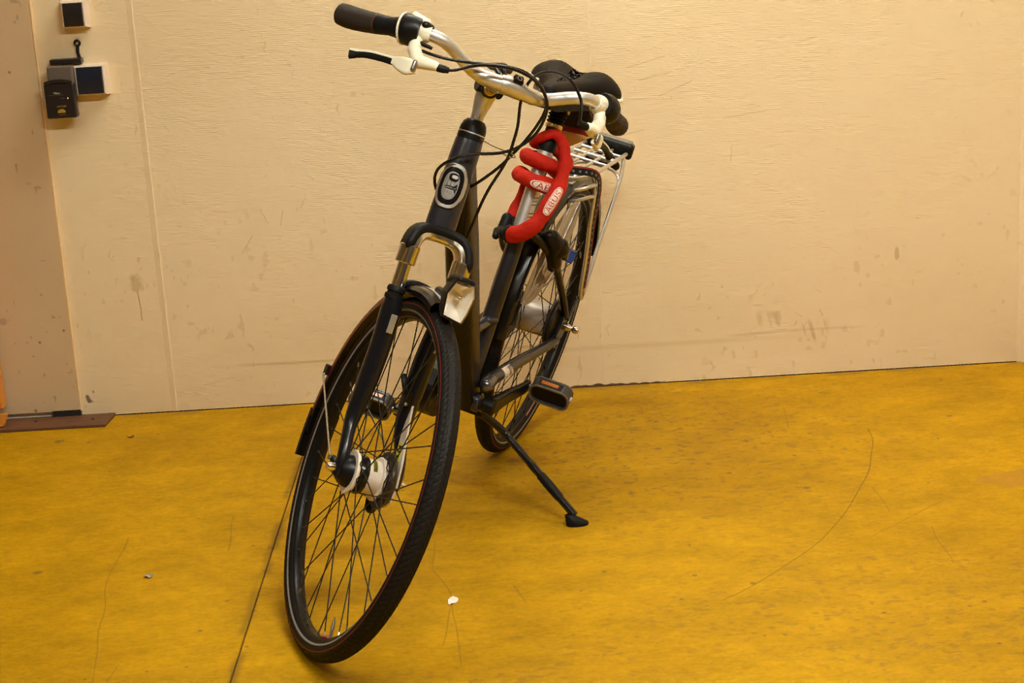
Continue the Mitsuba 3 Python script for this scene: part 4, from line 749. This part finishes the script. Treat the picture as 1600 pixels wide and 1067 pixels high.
from_c = sv[:-2].reshape(420, 40, 3) - lp[:, None]; nz = (meshkit.fbm(sv[:-2] * 55.0) if hasattr(meshkit, 'fbm') else 0 * sv[:-2, 0]).reshape(420, 40, 1)
sv[:-2] = (lp[:, None] + from_c * (1 + .26 * (nz - nz.mean()))).reshape(-1, 3)
add('sleeve', mapv(tm(sv, slv.faces), Wd), 'red_sleeve', lk, smooth=True)
cu = lp[-1]
add('lock_head', mapv(cat(balls((.372, -.032, .650, .014), (.392, -.020, .652, .014)), balls((.350, -.034, .676, .0125), (.362, -.034, .655, .013)), balls((.385, -.040, .640, .008), (.37, -.044, .648, .008))), Wd), 'black_rubber', lk, label='black lock body')
for e, a in ((0, 3), (419, 410)):
    add('end_cap', mapv(tube([lp[e], lp[a]], [.0205, .0212, .0202], 18, 6), Wd), 'black_rubber', lk)
add('rivet', mapv(balls((.416, .021, .664, .003), q=1), Wd), 'dark_gap', lk)
Tn = np.gradient(lp, axis=0); Tn /= np.linalg.norm(Tn, axis=1, keepdims=True)
TOCAM = BB_.T @ ((CAM - Wd(lp[60:61])[0]) / np.linalg.norm(CAM - Wd(lp[60:61])[0]))
def sleeve_map(i0, roll, flip, up_=1, Rs=.0207):
    """(along, around, out) in metres about sample i0 of the sleeve."""
    ds = np.r_[0, np.cumsum(np.linalg.norm(np.diff(lp, axis=0), axis=1))]
    face = V([.94, .34, 0]); face = face / np.linalg.norm(face)
    def fn(q):
        q = np.asarray(q, float); s = ds[i0] + q[:, 0] * flip; c = np.stack([np.interp(s, ds, lp[:, k]) for k in range(3)], 1); t = np.stack([np.interp(s, ds, Tn[:, k]) for k in range(3)], 1); t /= np.linalg.norm(t, axis=1, keepdims=True)
        e = face - t * (t @ face)[:, None]; e /= np.linalg.norm(e, axis=1, keepdims=True); g = np.cross(t, e) * flip * up_
        R = Rs; a = q[:, 1] / R + roll
        return Wd(c + (R + q[:, 2])[:, None] * (np.cos(a)[:, None] * e + np.sin(a)[:, None] * g))
    return fn
def near_s(q): return int(np.linalg.norm(lp - V(q), axis=1).argmin())
def slab(poly, t=.0008):
    m = trimesh.creation.extrude_polygon(poly, t); m = m.subdivide_to_size(.004, max_iter=8) if hasattr(m, 'subdivide_to_size') else m
    return m
def word(fn, parent):
    W_, H_ = .062, .0215
    out = sg.Point(0, 0).buffer(1, quad_segs=16); ov = lambda w, h: sg.Polygon([(np.sign(math.cos(a)) * abs(math.cos(a)) ** .7 * w / 2, np.sign(math.sin(a)) * abs(math.sin(a)) ** .7 * h / 2) for a in np.linspace(0, 2 * math.pi, 48, endpoint=False)])
    add('label_oval', mapv(slab(ov(W_, H_)), fn), 'label_white', parent, label='white oval label', smooth=False)
    rg = ov(W_ * .93, H_ * .87).difference(ov(W_ * .885, H_ * .78)); add('label_ring', mapv(slab(rg), lambda q: fn(np.asarray(q) + V([0, 0, .0006]))), 'red_sleeve_print', parent, smooth=False)
    t = flat_text(meshkit.text_mesh('ABUS', .012), .043, 0, 0, .0007, .0006)
    t = t.subdivide_to_size(.004, max_iter=8)
    add('lettering', mapv(t, fn), 'red_sleeve_print', parent, smooth=False, label='red lettering reading ABUS')
word(sleeve_map(near_s((.372, .060, .748)), -.05, 1, -1, .0185), lk)
word(sleeve_map(near_s((.334, .033, .771)), .05, -1, -1), lk)
# ---- elastic luggage strap over the left side of the rack
stp = spl([(.095, -.004, .757), (.070, .030, .755), (.040, .060, .752), (.022, .068, .742), (.004, .0735, .715), (-.018, .074, .640), (-.040, .0785, .540), (-.053, .0815, .462), (-.056, .0820, .440)], 80)
sg_ = thing('luggage_strap', 'black elastic luggage strap with pale dashes and a red edge on the rack', 'strap')
add('strap_band', mapv(sweep(stp, rrect(.020, .0022, .0009), up=[.2, 1, .35]), Wd), 'black_rubber', sg_)
def off(p, d): return p + d
sd = np.gradient(stp, axis=0); sd /= np.linalg.norm(sd, axis=1, keepdims=True); upv = V([.2, 1, .35]); nn = upv - sd * (sd @ upv)[:, None]; nn /= np.linalg.norm(nn, axis=1, keepdims=True); wv = np.cross(nn, sd)
if (wv @ V([1, 0, 0])).mean() < 0: wv = -wv
add('red_edge', mapv(sweep(stp - wv * .0075 + nn * .0012, rrect(.0045, .0012, .0005), up=[.2, 1, .35]), Wd), 'strap_red', sg_, label='red edge line')
for i in range(2, 76, 3):
    c = (stp + wv * .002 + nn * .0013)[i:i + 2]; add('pale_dash', mapv(sweep(c, rrect(.0055, .0010, .0004), up=[.2, 1, .35]), Wd), 'strap_dash', sg_)
add('strap_hook', mapv(tube([stp[-1], stp[-1] + V([-.004, .002, -.02]), stp[-1] + V([-.004, -.012, -.028])], .003, 8, 10), Wd), 'steel', sg_)

# ---- materials of this part
pb('polish_two', (0, 0, 0)); scene['polish_two'] = {'type': 'twosided', 'bsdf': {'type': 'principled', 'base_color': rgb((.86, .82, .74)), 'roughness': .25, 'metallic': .45}}
scene['clear_lens'] = {'type': 'thindielectric', 'int_ior': 1.5}
pb('fender_grey_dark', (.13, .115, .095), .4)
pb('pedal_edge', (.030, .026, .023), .40)
pb('tag_blue', (.012, .055, .28), .35)
pb('bag_navy', (.012, .011, .018), .6); pb('bag_cream', (.55, .36, .17), .55)
def red_fn(p, n, uv): return mix([.50, .014, .004], [.36, .009, .003], fbm(p.x * 55, p.y * 55, p.z * 55, 3))
def red_h(p, n, uv): return .0028 * fbm(p.x * 62, p.y * 62, p.z * 62, 2) + .0004 * noise(p.x * 900, p.y * 900, p.z * 900)
scene['red_sleeve'] = {'type': 'bumpmap', 'arbitrary': proc(red_h, eps=.0008), 'scale': 1.0, 'bsdf': {'type': 'principled', 'base_color': proc(red_fn), 'roughness': .75, 'specular': .2, 'sheen': .25}}
pb('red_sleeve_print', (.42, .018, .010), .7); pb('label_white', (.72, .60, .50), .7)
pb('strap_red', (.20, .012, .012), .6); pb('strap_dash', (.13, .12, .115), .5)
scene['saddle_print'] = {'type': 'principled', 'base_color': proc(lambda p, n, uv: mix([.010, .0075, .0068], [.055, .047, .040], smoothstep(.40, .70, fbm(p.x * 150, p.y * 150, p.z * 150, 2)))), 'roughness': .6, 'specular': .3}
scene['smoky_plastic'] = {'type': 'blendbsdf', 'weight': .22, 'first': {'type': 'thindielectric', 'int_ior': 1.45, 'specular_transmittance': rgb((.62, .55, .46))}, 'second': {'type': 'twosided', 'bsdf': {'type': 'principled', 'base_color': rgb((.30, .25, .20)), 'roughness': .45}}}

# ================================================================== on the wall
pb('socket_frame', (.62, .51, .42), .35); pb('socket_black', (.016, .012, .012), .3); pb('socket_navy', (.010, .014, .028), .28)
def socket(x0, x1, z0, z1, mat, label):
    """A surface-mounted switch: pale tapered case, raised dark rocker."""
    c = thing('wall_switch', label, 'wall switch', None); w, h, cx, cz = x1 - x0, z1 - z0, (x0 + x1) / 2, (z0 + z1) / 2; d = .040
    add('case', hull([[cx + a * (w / 2 - e), WALLY - y, cz + b * (h / 2 - e)] for a in (-1, 1) for b in (-1, 1) for y, e in ((-.002, 0), (.006, 0), (d - .004, .003), (d, .006))]), 'socket_frame', c, smooth=False)
    ang = np.linspace(-1, 1, 9); rk_ = hull([[cx + a * (w / 2 - .0085 - e), WALLY - d - .001 - t * (1 - .5 * b * b), cz + b * (h / 2 - .0065)] for a in (-1, 1) for b in ang for t, e in ((-.002, 0), (.0045, .0018))])
    add('rocker', rk_, mat, c, smooth=20)
    return c
socket(-1.127, -1.058, 1.070, 1.143, 'socket_black', 'pale wall switch with a black rocker at the top edge, above the charger')
socket(-1.112, -1.026, .893, .976, 'socket_navy', 'wall socket box with a dark navy front beside the black charger')
hk = thing('cable_clip', 'dark hanging bar with a looped end above the charger', 'hook')
add('loop', mapv(tm(trimesh.creation.torus(.0068, .0030, 22, 8).vertices @ rotm([1, 0, 0], math.pi / 2).T + V([-1.098, WALLY - .010, 1.031]), trimesh.creation.torus(.0068, .0030, 22, 8).faces), lambda q: q), 'black_plastic', hk)
add('strap', sweep([(-1.098, WALLY - .010, 1.024), (-1.099, WALLY - .012, 1.008), (-1.095, WALLY - .016, .992)], rrect(.009, .005, .002), up=[0, 1, 0]), 'black_plastic', hk)
add('bar', rbox((.084, .030, .014), (-1.130, WALLY - .0160, .986), .003), 'socket_black', hk)
ch = thing('battery_charger', 'black battery charger with a red light plugged in beside the navy socket', 'battery charger')
yc = WALLY - .052
add('body', mapv(rbox((.080, .030, .092), (0, 0, 0), .006, q=2), lambda q: np.asarray(q) + V([-1.147, yc, .888])), 'socket_black', ch)
add('lip', sweep([(-1.147 + .036 * t, yc - .012 - .003, .934 + .006 * (1 - t * t)) for t in np.linspace(-1, 1, 15)], rrect(.010, .006, .002), up=[0, 1, 0]), 'socket_black', ch)
add('battery', mapv(rbox((.066, .028, .052), (0, 0, 0), .004, q=2), lambda q: np.asarray(q) + V([-1.142, yc + .006, .951])), 'battery_grey', ch, label='grey battery slotted into the charger')
add('plug_block', rbox((.05, .036, .06), (-1.140, WALLY - .020, .91), .004), 'socket_black', ch)
yf = yc - .0152
def onc(q): q = np.asarray(q, float); return np.stack([q[:, 0] - 1.147, yf - q[:, 2], q[:, 1] + .888], 1)
def ctext(s, w, x, z, mat, nm, **k): add(nm, mapv(flat_text(meshkit.text_mesh(s, .006), w, x, z, 0, .0005), onc), mat, ch, smooth=False, **k)
ctext('Nikon', .016, -.006, .021, 'socket_frame', 'lettering', label='small pale brand lettering')
add('print_line', mapv(box(-.030, .012, .0155, .0160, 0, .0004), onc), 'fender_grey_dark', ch, smooth=False)
add('print_line', mapv(box(.002, .014, .0065, .0072, 0, .0004), onc), 'fender_grey_dark', ch, smooth=False)
add('indicator', mapv(balls((.021, .0065, .0005, .0017), q=1), onc), 'led_red', ch, label='glowing red indicator', emitter={'type': 'area', 'radiance': rgb((2.6, .55, .35))})
ctext('CHARGE', .024, .002, -.014, 'print_yellow', 'lettering', label='yellow print')
add('emblem', mapv(plate([(-.010, -.031), (.010, -.031), (.012, -.027), (.007, -.0225), (.001, -.0205), (-.006, -.0225), (-.009, -.026)], .0005, lambda q: q), onc), 'print_yellow', ch, smooth=False, label='yellow emblem')
ctext('100-240V', .016, .002, -.036, 'print_yellow', 'lettering')
pb('battery_grey', (.115, .092, .078), .4); pb('print_yellow', (.34, .21, .015), .5); pb('led_red', (.5, .05, .03), .4)

# ================================================================== bits on the floor
def scrap(name, label, x, y, pts, mat, h=.003, wob_=.002):
    p = sg.Polygon(pts).buffer(0); m = trimesh.creation.extrude_polygon(p, .0008).subdivide_to_size(.006, max_iter=6); v = np.asarray(m.vertices).copy()
    v[:, 2] += h * np.abs(np.sin(v[:, 0] * 160 + v[:, 1] * 90)) ** 2
    k = add(name, tm(v + V([x, y, .0006]), m.faces), mat, smooth=False, label=label, category='litter'); return k
scrap('paper_scrap', 'small torn white paper scrap on the yellow floor', -.148, 3.155, [(-.010, .006), (-.006, .017), (.000, .021), (.005, .017), (.011, .013), (.010, -.006), (.004, -.010), (-.007, -.018), (-.0095, -.010)], 'paper_white', .002)
scrap('foil_scrap', 'tiny grey crumpled scrap on the floor left of the bicycle', -.796, 3.377, [(-.009, .004), (-.004, .014), (.004, .004), (.011, -.002), (.002, -.008), (-.008, -.006)], 'foil_grey', .006)
scrap('dark_chip', 'small dark chip near the wall left of the threshold end', -1.035, 4.37, [(-.012, .006), (-.002, .002), (.010, .004), (.012, -.004), (-.002, -.006)], 'dark_chip_mat', .004)
pb('paper_white', (.78, .64, .56), .7); pb('foil_grey', (.36, .32, .27), .5); pb('dark_chip_mat', (.16, .08, .03), .7)
